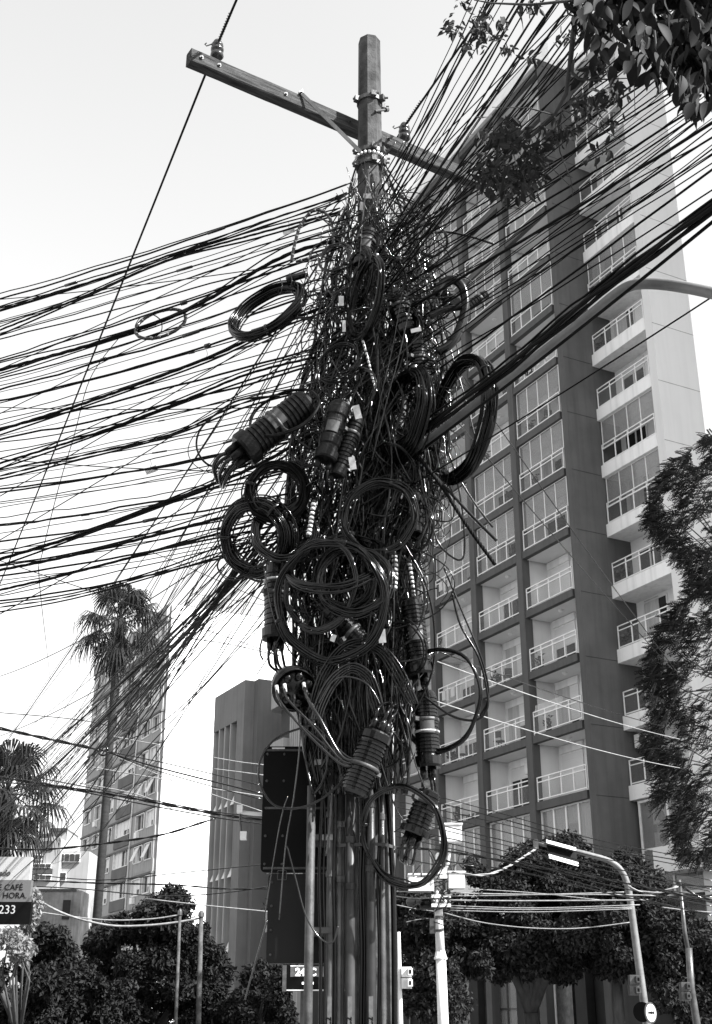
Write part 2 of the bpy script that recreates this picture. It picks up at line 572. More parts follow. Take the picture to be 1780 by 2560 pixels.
# window storey under the balconies
def window_unit(parent, x0, x1, y, z0, z1, n, mid=None, blinds=True, fr='white_paint'):
    f = MB()
    t = .05
    for i in range(n + 1):
        x = x0 + (x1 - x0) * i / n
        f.box(x - t, x + t, y - .04, y + .04, z0, z1)
    f.box(x0 - t + .001, x1 + t - .001, y - .05, y + .05, z0 - t, z0 + t)
    f.box(x0 - t + .001, x1 + t - .001, y - .05, y + .05, z1 - t, z1 + t)
    if mid:
        f.box(x0, x1, y - .035, y + .035, mid - .04, mid + .04)
    wdw = f.build('window', M[fr], parent)
    for i in range(n):
        a, b_ = x0 + (x1 - x0) * i / n + t, x0 + (x1 - x0) * (i + 1) / n - t
        MB().box(a, b_, y - .01, y + .0, z0 + t, z1 - t).build('pane', M['glass_thin'], wdw)
        if blinds and q.random() < .8:
            h = q.choice([.3, .6, 1.0, 1.0])
            MB().box(a, b_, y + .08, y + .10, z1 - (z1 - z0) * h, z1 - t).build('curtain', M['curtain'], wdw)
    return wdw
for b in range(4):
    x = -4.0 * b
    window_unit(bld, x - 3.72, x - .28, .3, 7.5, Z0 - .02, 4)
MB().box(-16.2, -.22, .14, .26, 4.2, 7.42).build('lower_wall', M['bldg_light'], bld)
wn = window_unit(bld, .75, 4.1, 1.9, 6.2, 9.9, 2, 8.0, False)
for zz in (9.0, 8.12):
    obj('air_conditioner', ACM, M['white_paint'], bld, (1.55, 2.5, zz))
    obj('fan_grille', ACFM, M['galv_dark'], bld, (1.55, 2.5, zz))
MB().box(2.4, 14, .95, 5.5, 6.9, 7.85).build('canopy', M['bldg_white'], bld)
# ground storey behind the trees
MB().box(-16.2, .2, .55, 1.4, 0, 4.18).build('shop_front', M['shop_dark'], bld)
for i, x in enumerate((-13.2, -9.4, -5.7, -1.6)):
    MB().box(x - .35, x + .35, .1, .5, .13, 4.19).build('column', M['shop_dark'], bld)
sd = MB().box(-4.9, -2.6, .44, .54, .13, 3.1).build('shop_door', M['galv'], bld)
MB().box(-3.8, -3.7, .40, .44, .13, 3.1).build('mullion', M['white_paint'], sd)
sg = MB().box(-5.2, -2.2, .38, .54, 3.25, 4.05).build('shop_sign', M['galv_dark'], bld)
tm = text_mesh('Saúde 4/6', .42, align='CENTER', depth=.004)
obj('lettering', tm, M['white_paint'], sg, (-3.7, .375, 3.5), (math.pi / 2, 0, 0))
for x0 in (-12.8, -9.0):
    window_unit(bld, x0, x0 + 2.6, .5, 1.0, 3.4, 3, 2.2, False, 'galv')
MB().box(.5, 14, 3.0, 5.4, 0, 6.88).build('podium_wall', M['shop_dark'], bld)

# unseen tower added right of the frame to keep the tall building in shade
nb = thing('neighbour_tower', 'tall neighbouring tower standing right of the frame', 'building', (28, 41, 0), R(D1))
MB().box(-5, 5, -5, 5, 0, 68).build('wall', M['bldg_light'], nb)
for k in range(22):
    MB().box(-5.06, 5.06, -5.06, 5.06, 3.4 + k * 2.9, 4.9 + k * 2.9).build('window_band', M['glass'], nb)
MB().box(-5.3, 5.3, -5.3, 5.3, 68, 68.8).build('roof', M['bldg_slab'], nb)

# ================================================================== tower on the left
TW = 115.0
K = Vector((-.159 * TW, .987 * TW, 0))
ZT = 39.4
tow = thing('residential_tower', 'grey tower with rows of windows and a blank white side wall behind the palm', 'building', K, R(D1))
M['tower_grey'] = mat('tower_render', .34, .9, .15, .25, .1, 8, streak=.25)
M['tower_dark'] = mat('tower_spandrel', .12, .9, .15, .5)
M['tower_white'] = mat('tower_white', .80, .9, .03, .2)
# body: front face on local y = 0 from x = -25 to 0, side wall turned slightly outwards
ang = R(62.6 - 73.4 + 90)
sd_v = Vector((math.cos(R(90) + R(62.6 - 73.4)), math.sin(R(90) + R(62.6 - 73.4))))
# local direction of the white wall: world (.958, .286)
Rm = Matrix.Rotation(-R(D1), 2)
wl = Vector((0.0, 1.0))
e = Vector((wl.x, wl.y)) * 17.0
MB().prism([(-25, .35), (-.02, .35), (-.02, e.y), (-25, e.y)], 0, ZT - .05).build('wall', M['tower_grey'], tow)
n2 = Vector((.25, 0.0))
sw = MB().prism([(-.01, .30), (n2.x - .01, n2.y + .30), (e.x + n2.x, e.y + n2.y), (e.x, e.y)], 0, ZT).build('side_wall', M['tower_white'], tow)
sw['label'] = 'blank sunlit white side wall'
vent = MB()
VENT = MB()
for zz in (0, .22, .44):
    VENT.box(-.7, .7, -.06, .02, zz, zz + .09)
VM = VENT.mesh('vent_grille')
vang = math.atan2(wl.y, wl.x)
for zz in (36.2, 31.0, 25.6, 20.4):
    p = Vector((n2.x + .01, .3)) + wl * 11.2
    obj('vent_grille', VM, M['galv_dark'], sw, (p.x, p.y, zz), (0, 0, vang))
rl = MB()
for i in range(60):
    p = wl * (1.5 + i * .26)
    rl.box(p.x + .1, p.x + .13, p.y + .3, p.y + .33, ZT, ZT + 1.5)
for zz in (.1, 1.45):
    a, b_ = wl * 1.5, wl * 16.8
    rl.bar((a.x + .115, a.y + .315, ZT + zz), (b_.x + .115, b_.y + .315, ZT + zz), .04, .05)
rl.build('roof_railing', M['galv'], tow)
MB().box(-25.1, .0, -.15, .5, ZT - 1.2, ZT).build('roof_parapet', M['tower_grey'], tow)
FH = 2.95
COLS = [(-2.6, -.5, 'w'), (-5.8, -3.3, 'w'), (-12.2, -7.6, 'b'), (-16.4, -13.6, 'w'), (-20.4, -18.2, 'w'), (-24.2, -21.8, 'w')]
pieces = {}
for (x0, x1, kd) in COLS:
    f = MB()
    zl, zh = (.95, 2.35) if kd == 'w' else (1.05, 2.5)
    for (a, b_, c, d) in ((x0 - .08, x0 + .06, zl, zh), (x1 - .06, x1 + .08, zl, zh)):
        f.box(a, b_, -.05, .3, c, d)
    f.box(x0 + .06, x1 - .06, -.04, .3, zl - .1, zl); f.box(x0 + .06, x1 - .06, -.04, .3, zh, zh + .08)
    n = 2 if kd == 'w' else 4
    for i in range(1, n):
        x = x0 + (x1 - x0) * i / n
        f.box(x - .04, x + .04, .1, .2, zl, zh)
    pieces[x0] = (f.mesh('window'), MB().box(x0 + .06, x1 - .06, .22, .26, zl, zh).mesh('pane'),
                  MB().box(x0 + .08, (x0 + x1) / 2 - .03, .14, .16, zl + .05, zh - .02).mesh('shutter'),
                  MB().box((x0 + x1) / 2 + .03, x1 - .08, .14, .16, zl + .5, zh - .02).mesh('shutter'))
SASH = MB().add([(0, 0, 0), (1.0, 0, 0), (1.0, -.55, -1.25), (0, -.55, -1.25), (0, .03, 0), (1.0, .03, 0), (1.0, -.52, -1.27), (0, -.52, -1.27)],
                [(0, 1, 2, 3), (7, 6, 5, 4), (0, 4, 5, 1), (3, 2, 6, 7), (0, 3, 7, 4), (1, 5, 6, 2)]).mesh('open_sash')
SPAN = MB().box(-12.3, -7.5, -.12, .3, -.05, .95).mesh('balcony_front')
LINT = MB().box(-25, -.0, -.12, .3, 2.5, 2.68).mesh('ledge')
WALLS = {}
for k in range(13):
    z = ZT - 1.25 - (k + 1) * FH
    # wall strips between the openings
    for (a, b_) in ((-.5, -.03), (-3.3, -2.6), (-7.5, -5.8), (-13.6, -12.3), (-18.2, -16.4), (-21.8, -20.4), (-25, -24.2)):
        if (a, b_) not in WALLS:
            WALLS[(a, b_)] = MB().box(a + .08, b_ - .08, .0, .34, .0, FH).mesh('wall_panel')
        obj('wall_panel', WALLS[(a, b_)], M['tower_grey'], tow, (0, 0, z))
    if k == 0:
        UP = MB().box(-25, -.03, .02, .345, 2.5, FH).mesh('upper_wall')
        LO = MB().box(-25, -.03, .015, .345, 0, .84).mesh('parapet_wall')
    obj('upper_wall', UP, M['tower_grey'], tow, (0, 0, z))
    obj('parapet_wall', LO, M['tower_grey'], tow, (0, 0, z))
    obj('ledge', LINT, M['tower_dark'], tow, (0, 0, z))
    obj('balcony_front', SPAN, M['tower_dark'], tow, (0, 0, z))
    for (x0, x1, kd) in COLS:
        mw, mp_, ms1, ms2 = pieces[x0]
        wd = obj('window', mw, M['white_steel'], tow, (0, 0, z))
        obj('pane', mp_, M['glass'], wd)
        if q.random() < .55:
            obj('shutter', ms1, M['shutter'], wd)
        if q.random() < .45:
            obj('shutter', ms2, M['shutter'], wd)
        if kd == 'w' and q.random() < .28:
            obj('open_sash', SASH, M['white_steel'], wd, (x0 + .5, 0, 2.3))
        if kd == 'w' and q.random() < .3:
            obj('air_conditioner', ACM, M['white_paint'], wd, (x0 + .9, 0, .2))
for x in (-7.0, -17.2):
    MB().lathe((x, -.1, 0), (x, -.1, ZT - 1.4), [(0, .07), (1, .07)], 8).build('drain_pipe', M['white_steel'], tow)

# ================================================================== slab with vertical fins
FB = 70.0
K2 = Vector((-.0926 * FB, .9957 * FB, 0))
ZF = 1.6 + .2655 * FB
fin = thing('office_block', 'grey office block with tall vertical fins beside the white wall', 'building', K2, R(D1))
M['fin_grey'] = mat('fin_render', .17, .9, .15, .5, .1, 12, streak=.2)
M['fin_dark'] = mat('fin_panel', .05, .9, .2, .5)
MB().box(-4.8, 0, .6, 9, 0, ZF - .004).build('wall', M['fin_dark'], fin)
MB().box(-4.82, .01, 0, .6, ZF - 2.2, ZF).build('roof_parapet', M['fin_grey'], fin)
MB().box(-1.05, .02, 0, .6, 0, ZF - 2.2).build('corner_pier', M['fin_grey'], fin)
MB().box(-.02, .6, .6, 9.0, 0, ZF).build('side_wall', mat('fin_side', .13, .9, .12, .4, .1, 12, streak=.15), fin)  # side wall coloured dark to stand in for the shadow on it
for x in (-4.78, -3.9, -3.0, -2.1):
    MB().box(x, x + .14, .0, .6, 0, ZF - 2.2).build('fin', M['tower_grey'], fin)
    for zz in (1.5, 5.2, 9.2, 13.2):
        MB().add([(x + .3, .05, zz), (x + .8, .05, zz), (x + .75, .45, zz + 1.0), (x + .35, .45, zz + 1.0), (x + .3, .08, zz), (x + .8, .08, zz), (x + .75, .48, zz + 1.0), (x + .35, .48, zz + 1.0)],
                 [(0, 1, 2, 3), (7, 6, 5, 4), (0, 4, 5, 1), (2, 6, 7, 3), (1, 5, 6, 2), (3, 7, 4, 0)]).build('open_vent', M['white_steel'], fin)

# ================================================================== rounded-balcony block beside it
CB = 67.0
K3 = at(668, 1725, CB)
ZC = K3.z
cur = thing('rounded_block', 'pale block with curved corner balconies behind the traffic signal', 'building', (K3.x, K3.y, 0), R(D1))
def round_poly(x0, x1, y0, y1, r, n=9):
    p = []
    for i in range(n):
        a = math.pi + i / (n - 1) * math.pi / 2
        p.append((x0 + r + r * math.cos(a), y0 + r + r * math.sin(a)))
    return p + [(x1, y0), (x1, y1), (x0, y1)]
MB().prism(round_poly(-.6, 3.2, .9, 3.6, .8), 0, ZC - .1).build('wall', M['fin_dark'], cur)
BAND = MB().prism(round_poly(-.85, 1.6, .35, 3, .85), 0, 1.05)
bm_ = BAND.mesh('balcony', True)
for p in bm_.polygons:
    p.use_smooth = False
for k in range(6):
    bo = obj('balcony', bm_, M['tower_grey'], cur, (0, 0, ZC - 1.05 - k * 2.95))
    if k in (3, 4):
        obj('pot_plant', BUSH[0], M['plant'], bo, (-.6, .6, 1.1))
for i in range(6):
    MB().box(1.62 + i * .27, 1.62 + i * .27 + .2, .7, .89, 0, ZC - .4).build('shutter_panel', M['tower_grey'], cur)

# ================================================================== low buildings far left
def px_box(px0, px1, py0, py1, Y, depth):
    a, b_ = at(px0, (py0 + py1) / 2, Y), at(px1, (py0 + py1) / 2, Y)
    return a.x, b_.x, Y, Y + depth, at(px0, py1, Y).z, at(px0, py0, Y).z
low = thing('white_house', 'low white house with stacked roof boxes left of the grey tower', 'building', (-34, 96, 0))
o3 = Vector((-34, 96, 0))
def lowbox(name, m, px0, px1, py0, py1, Y, dep, parent, o_, z0=None):
    x0, x1, y0, y1, za, zb = px_box(px0, px1, py0, py1, Y, dep)
    if z0 is not None:
        za = z0
    return MB().box(x0 - o_.x, x1 - o_.x, y0 - o_.y, y1 - o_.y, za, zb).build(name, m, parent)
M['house_white'] = mat('house_white', .27, .85, .1, .5, streak=.15)
lowbox('wall', M['house_white'], 60, 132, 2095, 2560, 96, 6, low, o3, 0)
lowbox('wall', M['house_white'], 132, 206, 2128, 2560, 97, 6, low, o3, 0)
lowbox('roof_box', M['house_white'], 122, 166, 2076, 2106, 98, 4, low, o3)
lowbox('tank', M['galv_dark'], 124, 166, 2070, 2078, 97.8, 4.5, low, o3)
lowbox('tank', M['galv_dark'], 97, 122, 2084, 2094, 97, 3, low, o3)
lowbox('roof_slope', M['galv'], 108, 132, 2102, 2126, 95.9, 2, low, o3)
for (a, b_, c, d) in ((134, 200, 2133, 2155), (132, 165, 2180, 2202), (84, 128, 2158, 2170), (84, 128, 2186, 2200), (84, 105, 2136, 2150)):
    wdw = lowbox('window', M['white_steel'], a, b_, c, d, 95.75 if a < 130 else 96.75, .2, low, o3)
    n = max(2, int((b_ - a) / 12))
    for i in range(n):
        xa = a + (b_ - a) * i / n + 1.2
        xb = a + (b_ - a) * (i + 1) / n - 1.2
        lowbox('pane', M['glass'], xa, xb, c + 2, d - 2, 95.7 if a < 130 else 96.7, .03, wdw, o3)
lowbox('ledge', M['galv_dark'], 84, 130, 2172, 2184, 95.8, .3, low, o3)
old = thing('old_wall_house', 'stained old rendered house below the white house', 'building', (-30, 80, 0))
o4 = Vector((-30, 80, 0))
M['old_render'] = mat('old_render', .24, .9, .5, .8, .4, 8, streak=.4)
lowbox('wall', M['old_render'], 70, 190, 2226, 2560, 80, 6, old, o4, 0)
lowbox('coping', M['galv_dark'], 69, 191, 2222, 2228, 79.9, 6.2, old, o4)
for (a, b_, c, d) in ((156, 174, 2250, 2298), (150, 164, 2314, 2352)):
    lowbox('window', M['dark_room'], a, b_, c, d, 79.9, .15, old, o4)

# low garden wall with balusters at the bottom
gw = thing('garden_wall', 'low rendered garden wall with balusters under the small tree', 'wall', (at(560, 2530, 30).x, 30, 0))
o5 = gw.location
lowbox('coping', M['concrete'], 500, 640, 2505, 2532, 30, .4, gw, o5)
for i in range(9):
    lowbox('baluster', M['concrete'], 505 + i * 16, 511 + i * 16, 2532, 2600, 30.1, .2, gw, o5)
lowbox('base', M['concrete'], 498, 642, 2600, 2660, 30, .4, gw, o5, .0)
# ================================================================== trees
M['bark'] = mat('bark', .06, .9, .4, 6, .8, 25, stretch=(1, 1, .3))
M['bark_pale'] = mat('palm_bark', .02, .9, .4, 4, .6, 20, stretch=(1, 1, 4))
M['leaf_dark'] = leaf_mat('dark_foliage', .020, .6, .65, .12, .06)
M['leaf_mid'] = leaf_mat('mid_foliage', .026, .65, .65, .15, .06)
M['leaf_fine'] = leaf_mat('fine_foliage', .024, .5, .65, .15, .06)
M['leaf_near'] = leaf_mat('near_foliage', .014, .4, .6, .06, .08)
M['leaf_new'] = leaf_mat('young_foliage', .035, .5, .6, .15, .08)
M['palm'] = leaf_mat('palm_frond', .022, .4, .6, .1, .08)
M['flower'] = leaf_mat('pale_blossom', .22, .3, .7, .3)

def rvec(q):
    while True:
        v = Vector((q.uniform(-1, 1), q.uniform(-1, 1), q.uniform(-1, 1)))
        if .05 < v.length < 1:
            return v

def scatter_leaves(mb, clumps, n, size, q, aspect=.5, droop=.35):
    """clumps: (centre, radius); leaves sit mostly in the outer shell, hanging a little"""
    tot = sum(r * r for _, r in clumps)
    for c, r in clumps:
        m = int(n * r * r / tot)
        c = Vector(c)
        for _ in range(m):
            d = rvec(q).normalized()
            p = c + Vector((d.x, d.y, d.z * .85)) * r * (q.random() ** .33) * q.uniform(.8, 1.12)
            ax = (d * .5 + rvec(q) + Vector((0, 0, -droop))).normalized()
            nn = (d * .8 + rvec(q) * .9 + Vector((0, 0, .4)))
            sd = ax.cross(nn)
            if sd.length < .05:
                continue
            sd.normalize()
            s = size * q.uniform(.6, 1.35)
            up = sd.cross(ax) * (s * .12)
            a, b = ax * s * .5, sd * (s * .5 * aspect)
            mb.add([p - a, p + b + up, p + a, p - b + up], [(0, 1, 2), (0, 2, 3)])

def clumps_px(q, regions, Y, dY, n, rpx):
    """clumps spread through ellipses given in photograph pixels (x0, x1, y0, y1, share)"""
    out = []
    for (x0, x1, y0, y1, wgt) in regions:
        for _ in range(int(n * wgt)):
            a_, r_ = q.uniform(0, 6.2832), math.sqrt(q.random()) * 1.08
            px_ = (x0 + x1) / 2 + (x1 - x0) / 2 * r_ * math.cos(a_)
            py_ = (y0 + y1) / 2 + (y1 - y0) / 2 * r_ * math.sin(a_)
            Yk = Y + q.uniform(-dY, dY)
            out.append((at(px_, py_, Yk), mpp(px_, py_, Yk) * rpx * q.uniform(.45, 1.25)))
    return out

def limbs(base, tops, r0, q):
    mb = MB()
    b = Vector(base)
    fork = b.lerp(Vector(tops[0]), .45)
    fork.x, fork.y = b.x + (fork.x - b.x) * .4, b.y + (fork.y - b.y) * .4
    mb.tube([b, b.lerp(fork, .5) + Vector((q.uniform(-.1, .1), 0, 0)), fork], [r0, r0 * .85, r0 * .75], 9)
    for t in tops:
        t = Vector(t)
        mid = fork.lerp(t, .5) + Vector((q.uniform(-.3, .3), q.uniform(-.3, .3), .3))
        mb.tube([fork, mid, t], [r0 * .6, r0 * .35, r0 * .12], 7)
    return mb

def tree(name, label, base, clumps, n, size, mleaf, q, group=None, aspect=.5, r0=.22, cat='tree'):
    t = thing(name, label, cat, base, 0, group)
    o = Vector(base)
    cl = [(Vector(c) - o, r) for c, r in clumps]
    tops = [c for c, r in cl]
    q.shuffle(tops)
    limbs((0, 0, 0), tops[:9], r0, q).build('trunk', M['bark'], t, True)
    mb = MB()
    scatter_leaves(mb, cl, n, size, q, aspect)
    tag(mb.build('crown', mleaf, t), kind='stuff')
    return t

q = random.Random(5)
cl = clumps_px(q, [(205, 545, 2295, 2620, .75), (330, 500, 2262, 2400, .2), (410, 545, 2320, 2480, .15), (165, 300, 2440, 2660, .2)], 30, 2.0, 104, 42)
cl += [(at(430, 2248, 30), .34), (at(456, 2258, 30), .32), (at(405, 2256, 30), .3), (at(425, 2226, 30), .2), (at(448, 2234, 30), .2)]
tree('broadleaf_tree', 'large dark round tree at lower left behind two thin posts', (at(370, 2560, 30).x, 30.5, 0), cl, 62000, .125, M['leaf_dark'], q, 'dark street trees')
cl = clumps_px(q, [(-30, 120, 2400, 2640, .5), (60, 180, 2330, 2560, .4)], 24, 1.5, 40, 48)
tree('broadleaf_tree', 'dark shrubby tree in the bottom left corner', (at(40, 2560, 24).x, 24.5, 0), cl, 28000, .11, M['leaf_dark'], q, 'dark street trees')
cl = clumps_px(q, [(590, 720, 2420, 2640, .7), (640, 760, 2390, 2560, .3), (570, 640, 2470, 2560, .2)], 27, 1.2, 36, 34)
tree('broadleaf_tree', 'small dark tree under the temperature sign', (at(660, 2560, 27).x, 27.6, 0), cl, 14000, .10, M['leaf_dark'], q, 'dark street trees', r0=.12)
cl = clumps_px(q, [(100, 330, 2440, 2640, 1)], 26, 1.0, 30, 40)
tree('broadleaf_tree', 'low dark bush between the corner tree and the round tree', (at(200, 2560, 26).x, 26.5, 0), cl, 18000, .11, M['leaf_dark'], q, 'dark street trees', r0=.08)
cl = clumps_px(q, [(470, 640, 2470, 2640, 1)], 28.5, .6, 18, 34)
tree('broadleaf_tree', 'low dark bush between the round tree and the small tree', (at(550, 2560, 28.5).x, 28.7, 0), cl, 9000, .11, M['leaf_dark'], q, 'dark street trees', r0=.07)
cl = clumps_px(q, [(20, 95, 2318, 2400, 1)], 21, .6, 9, 28)
cl += [(at(76, 2240, 21.5), .18), (at(86, 2262, 21.5), .2), (at(78, 2290, 21.4), .2)]
tree('flowering_shrub', 'pale sunlit flowering shrub under the billboard', (at(40, 2560, 21.5).x, 21.8, 0), cl, 2600, .085, M['flower'], q, r0=.05, cat='shrub')
# trees along the pavement in front of the tall building
cl = clumps_px(q, [(990, 1240, 2260, 2450, .6), (1000, 1170, 2220, 2330, .2), (1000, 1130, 2400, 2600, .35)], 43, 1.8, 58, 50)
tree('broadleaf_tree', 'dark street tree behind the pale utility post', (at(1090, 2560, 43).x, 43.5, 0), cl, 36000, .17, M['leaf_mid'], q, 'dark street trees')
cl = clumps_px(q, [(1190, 1480, 2180, 2420, .6), (1270, 1480, 2120, 2270, .35), (1180, 1420, 2320, 2440, .35)], 44, 1.8, 78, 50)
cl += [(at(1195, 2190, 43.5), .5), (at(1180, 2160, 43.5), .35), (at(1420, 2110, 43.5), .55), (at(1380, 2120, 43.5), .5)]
tree('broadleaf_tree', 'widest dark street tree in front of the tall building', (at(1340, 2560, 44).x, 44.5, 0), cl, 56000, .17, M['leaf_mid'], q, 'dark street trees', r0=.34)
cl = clumps_px(q, [(1430, 1660, 2160, 2440, .6), (1560, 1720, 2280, 2420, .3), (1660, 1820, 2330, 2560, .45), (1480, 1660, 2340, 2450, .2)], 42, 1.8, 78, 50)
tree('broadleaf_tree', 'dark street tree behind the curved street lamp', (at(1560, 2560, 42).x, 42.5, 0), cl, 52000, .17, M['leaf_mid'], q, 'dark street trees')

# fine-leaved tree hanging in from the right edge
q = random.Random(11)
YA = 20.0
bx = at(2000, 2560, YA).x
ac = thing('feathery_tree', 'feathery fine leaved tree at the right edge', 'tree', (bx, YA, 0))
oA = Vector((bx, YA, 0))
edge = [(1090, 1765), (1130, 1720), (1170, 1665), (1230, 1640), (1290, 1618), (1340, 1645), (1380, 1690), (1430, 1725), (1480, 1730), (1530, 1680), (1580, 1645),
        (1650, 1622), (1750, 1615), (1800, 1640), (1850, 1612), (1920, 1650), (1980, 1640), (2030, 1665), (2080, 1690), (2130, 1700), (2150, 1720)]
def left_edge(y):
    for (a, xa), (b, xb) in zip(edge, edge[1:]):
        if a <= y <= b:
            return xa + (xb - xa) * (y - a) / (b - a)
    return 1760
br = MB()
br.tube([(0, 0, 0), (.15, 0, 2.5), (.35, .1, 5), (.5, 0, 7), (.5, 0, 8.2)], [.24, .21, .17, .11, .06], 10)
lf = MB()
for i in range(34):
    y = 1100 + 1040 * (i + .5) / 34
    xe = left_edge(y)
    p1 = at(xe + 8, y + q.uniform(-10, 10), YA + q.uniform(-1.2, .6)) - oA
    p0 = Vector((.45 + q.uniform(-.1, .1), 0, min(8.0, p1.z + q.uniform(-1.6, .0))))
    br.tube([p0, p0.lerp(p1, .5) + Vector((0, 0, .15)), p1], [.03, .015, .004], 5)
for _ in range(8000):
    y = q.uniform(1085, 2150)
    xe = left_edge(y)
    x = xe + abs(q.gauss(0, 1)) * 75 if q.random() < .7 else q.uniform(xe, 1960)
    gap = math.sin(x * .045 + 1.3) * math.sin(y * .033 + x * .01)
    if gap > .55:
        continue
    c = at(x, y, YA + q.uniform(-1.4, 1.2)) - oA
    L = q.uniform(.16, .3)
    ax = Vector((-q.uniform(.2, 1), q.uniform(-.6, .6), -q.uniform(-.25, .75))).normalized()
    sd = ax.cross(Vector((q.uniform(-.3, .3), q.uniform(-.3, .3), 1))).normalized()
    nl = 9
    for i in range(nl):
        p = c + ax * (L * i / nl) + Vector((0, 0, -.06 * (i / nl) ** 2))
        for s in (-1, 1):
            d = (sd * s + ax * .5 + Vector((0, 0, -.25))).normalized()
            l2 = .055 * (1 - .45 * abs(i / nl - .4))
            wv = ax * .015
            lf.add([p, p + d * l2 * .5 + wv, p + d * l2, p + d * l2 * .5 - wv], [(0, 1, 2, 3)])
br.build('trunk', M['bark'], ac, True)
tag(lf.build('crown', M['leaf_fine'], ac), kind='stuff')

# palms
def palm(label, cpx, cpy, Y, rad, nfr, seed, skirt=True):
    q = random.Random(seed)
    c = at(cpx, cpy, Y)
    t = thing('fan_palm', label, 'palm tree', (c.x, c.y, 0), 0, 'fan palms')
    tr = [(0, 0, 0), (.02, 0, c.z * .5), (-.03, 0, c.z * .85), (0, 0, c.z)]
    MB().tube(tr, [.21, .165, .14, .17], 12).build('trunk', M['bark_pale'], t, True)
    if skirt:
        mb = MB()
        for _ in range(420):
            a = q.uniform(0, 6.283)
            z0 = c.z - q.uniform(-.1, rad * .9)
            r0 = .16 + q.uniform(0, .10)
            p = Vector((r0 * math.cos(a), r0 * math.sin(a), z0))
            d = Vector((math.cos(a) * .3 + q.uniform(-.1, .1), math.sin(a) * .3 + q.uniform(-.1, .1), -1)).normalized()
            sd = Vector((-math.sin(a), math.cos(a), 0)) * .03
            l = q.uniform(.4, .9)
            mb.add([p - sd, p + sd, p + d * l + sd * .2, p + d * l - sd * .2], [(0, 1, 2, 3)])
        tag(mb.build('dead_fronds', M['bark_pale'], t), kind='stuff')
    for i in range(nfr):
        a = i * 2.39996 + q.uniform(-.2, .2)
        el = R(82 - 140 * (i / (nfr - 1)) ** 1.0 + q.uniform(-8, 8))
        d = Vector((math.cos(a) * math.cos(el), math.sin(a) * math.cos(el), math.sin(el)))
        Lp = rad * q.uniform(.45, .6)
        hub = Vector((0, 0, c.z - .1))
        tip = hub + d * Lp + Vector((0, 0, -.12 * Lp))
        mb = MB()
        mb.tube([hub, hub + d * Lp * .5 + Vector((0, 0, .04)), tip], [.03, .022, .015], 5)
        side = d.cross(Vector((0, 0, 1)))
        side = side.normalized() if side.length > .1 else Vector((1, 0, 0))
        nf = 26
        for k in range(nf):
            th = R(-128 + 256 * k / (nf - 1))
            ld = (d * math.cos(th) + side * math.sin(th)).normalized()
            l = rad * .5 * (1 - .28 * abs(k / (nf - 1) - .5) * 2) * q.uniform(.85, 1.1)
            wv = ld.cross(d.cross(side)).normalized() * (rad * .017)
            m1 = tip + ld * l * .55
            m2 = m1 + ld * l * .25 + Vector((0, 0, -l * .30))
            e = m2 + ld * l * .05 + Vector((q.uniform(-.1, .1), q.uniform(-.1, .1), -l * q.uniform(.4, .75)))
            mb.add([tip, m1 + wv, m1 - wv, m2 + wv * .6, m2 - wv * .6, e], [(0, 1, 2), (1, 3, 4, 2), (3, 5, 4)])
        mb.build('frond', M['palm'], t)
    return t
palm('tall slender fan palm in front of the grey tower', 300, 1545, 50, 2.35, 24, 3)
palm('thick fan palm cut off by the left edge of the picture', 18, 1975, 40, 2.4, 28, 9)

# ------------------------------------------------------------------ branch hanging in at the top right, close to the camera
def leaf_mesh(seed, serr=0.0):
    q = random.Random(seed)
    n = 7
    vs, fs = [], []
    bend = q.uniform(.05, .3)
    for i in range(n + 1):
        t = i / n
        wd = .27 * math.sin(math.pi * min(1, t * 1.02 + .02)) ** .75 * (1 - .35 * t) + serr * (i % 2) * .05
        if i == n:
            wd = 0.004
        z = -bend * t * t
        vs += [(-wd, t, z + wd * .25), (0, t, z), (wd, t, z + wd * .25)]
    for i in range(n):
        a = i * 3
        fs += [(a, a + 1, a + 4, a + 3), (a + 1, a + 2, a + 5, a + 4)]
    me = bpy.data.meshes.new('leaf')
    me.from_pydata(vs, [], fs)
    me.polygons.foreach_set('use_smooth', [True] * len(me.polygons))
    me.materials.append(M['leaf_near'])
    return me
LEAVES = [leaf_mesh(i) for i in range(5)]
q = random.Random(19)
tb = Vector((4.6, 3.2, 0))
ot = thing('overhanging_tree', 'dark leafy branch hanging in at the top right corner', 'tree', tb)
YB = 4.6
def P(px, py, Y):
    return at(px, py, Y) - tb
def limb(pts, r0, r1, n=8):
    mb = MB()
    P3 = [P(*p) for p in pts]
    mb.tube(P3, np.linspace(r0, r1, len(P3)), n)
    return mb.build('branch', M['bark'], ot, True)
mb = MB()
mb.tube([(0, 0, 0), (-.1, 0, 2.5), (-.2, .2, 4.8), P(2060, -220, 4.2), P(1700, -160, 4.6), P(1455, -60, 5.0)], [.2, .17, .13, .07, .04, .022], 10)
mb.build('trunk', M['bark'], ot, True)
limb([(1455, -60, 5.0), (1447, 0, 5.05), (1432, 98, 5.15), (1425, 161, 5.2), (1415, 235, 5.3), (1386, 288, 5.4), (1303, 362, 5.6), (1262, 402, 5.7), (1225, 470, 5.8)], .020, .004)
limb([(1428, 180, 5.2), (1446, 196, 5.2), (1470, 200, 5.2), (1612, 194, 5.1)], .011, .002)
limb([(1520, -60, 4.8), (1440, 0, 4.8), (1330, 12, 4.8), (1230, 8, 4.9), (1185, 0, 4.9)], .012, .003)
limb([(1640, -80, 4.5), (1630, 20, 4.5), (1640, 120, 4.5), (1700, 220, 4.5)], .012, .003)
limb([(1415, 0, 4.9), (1420, 35, 4.9), (1460, 50, 4.9)], .008, .003)
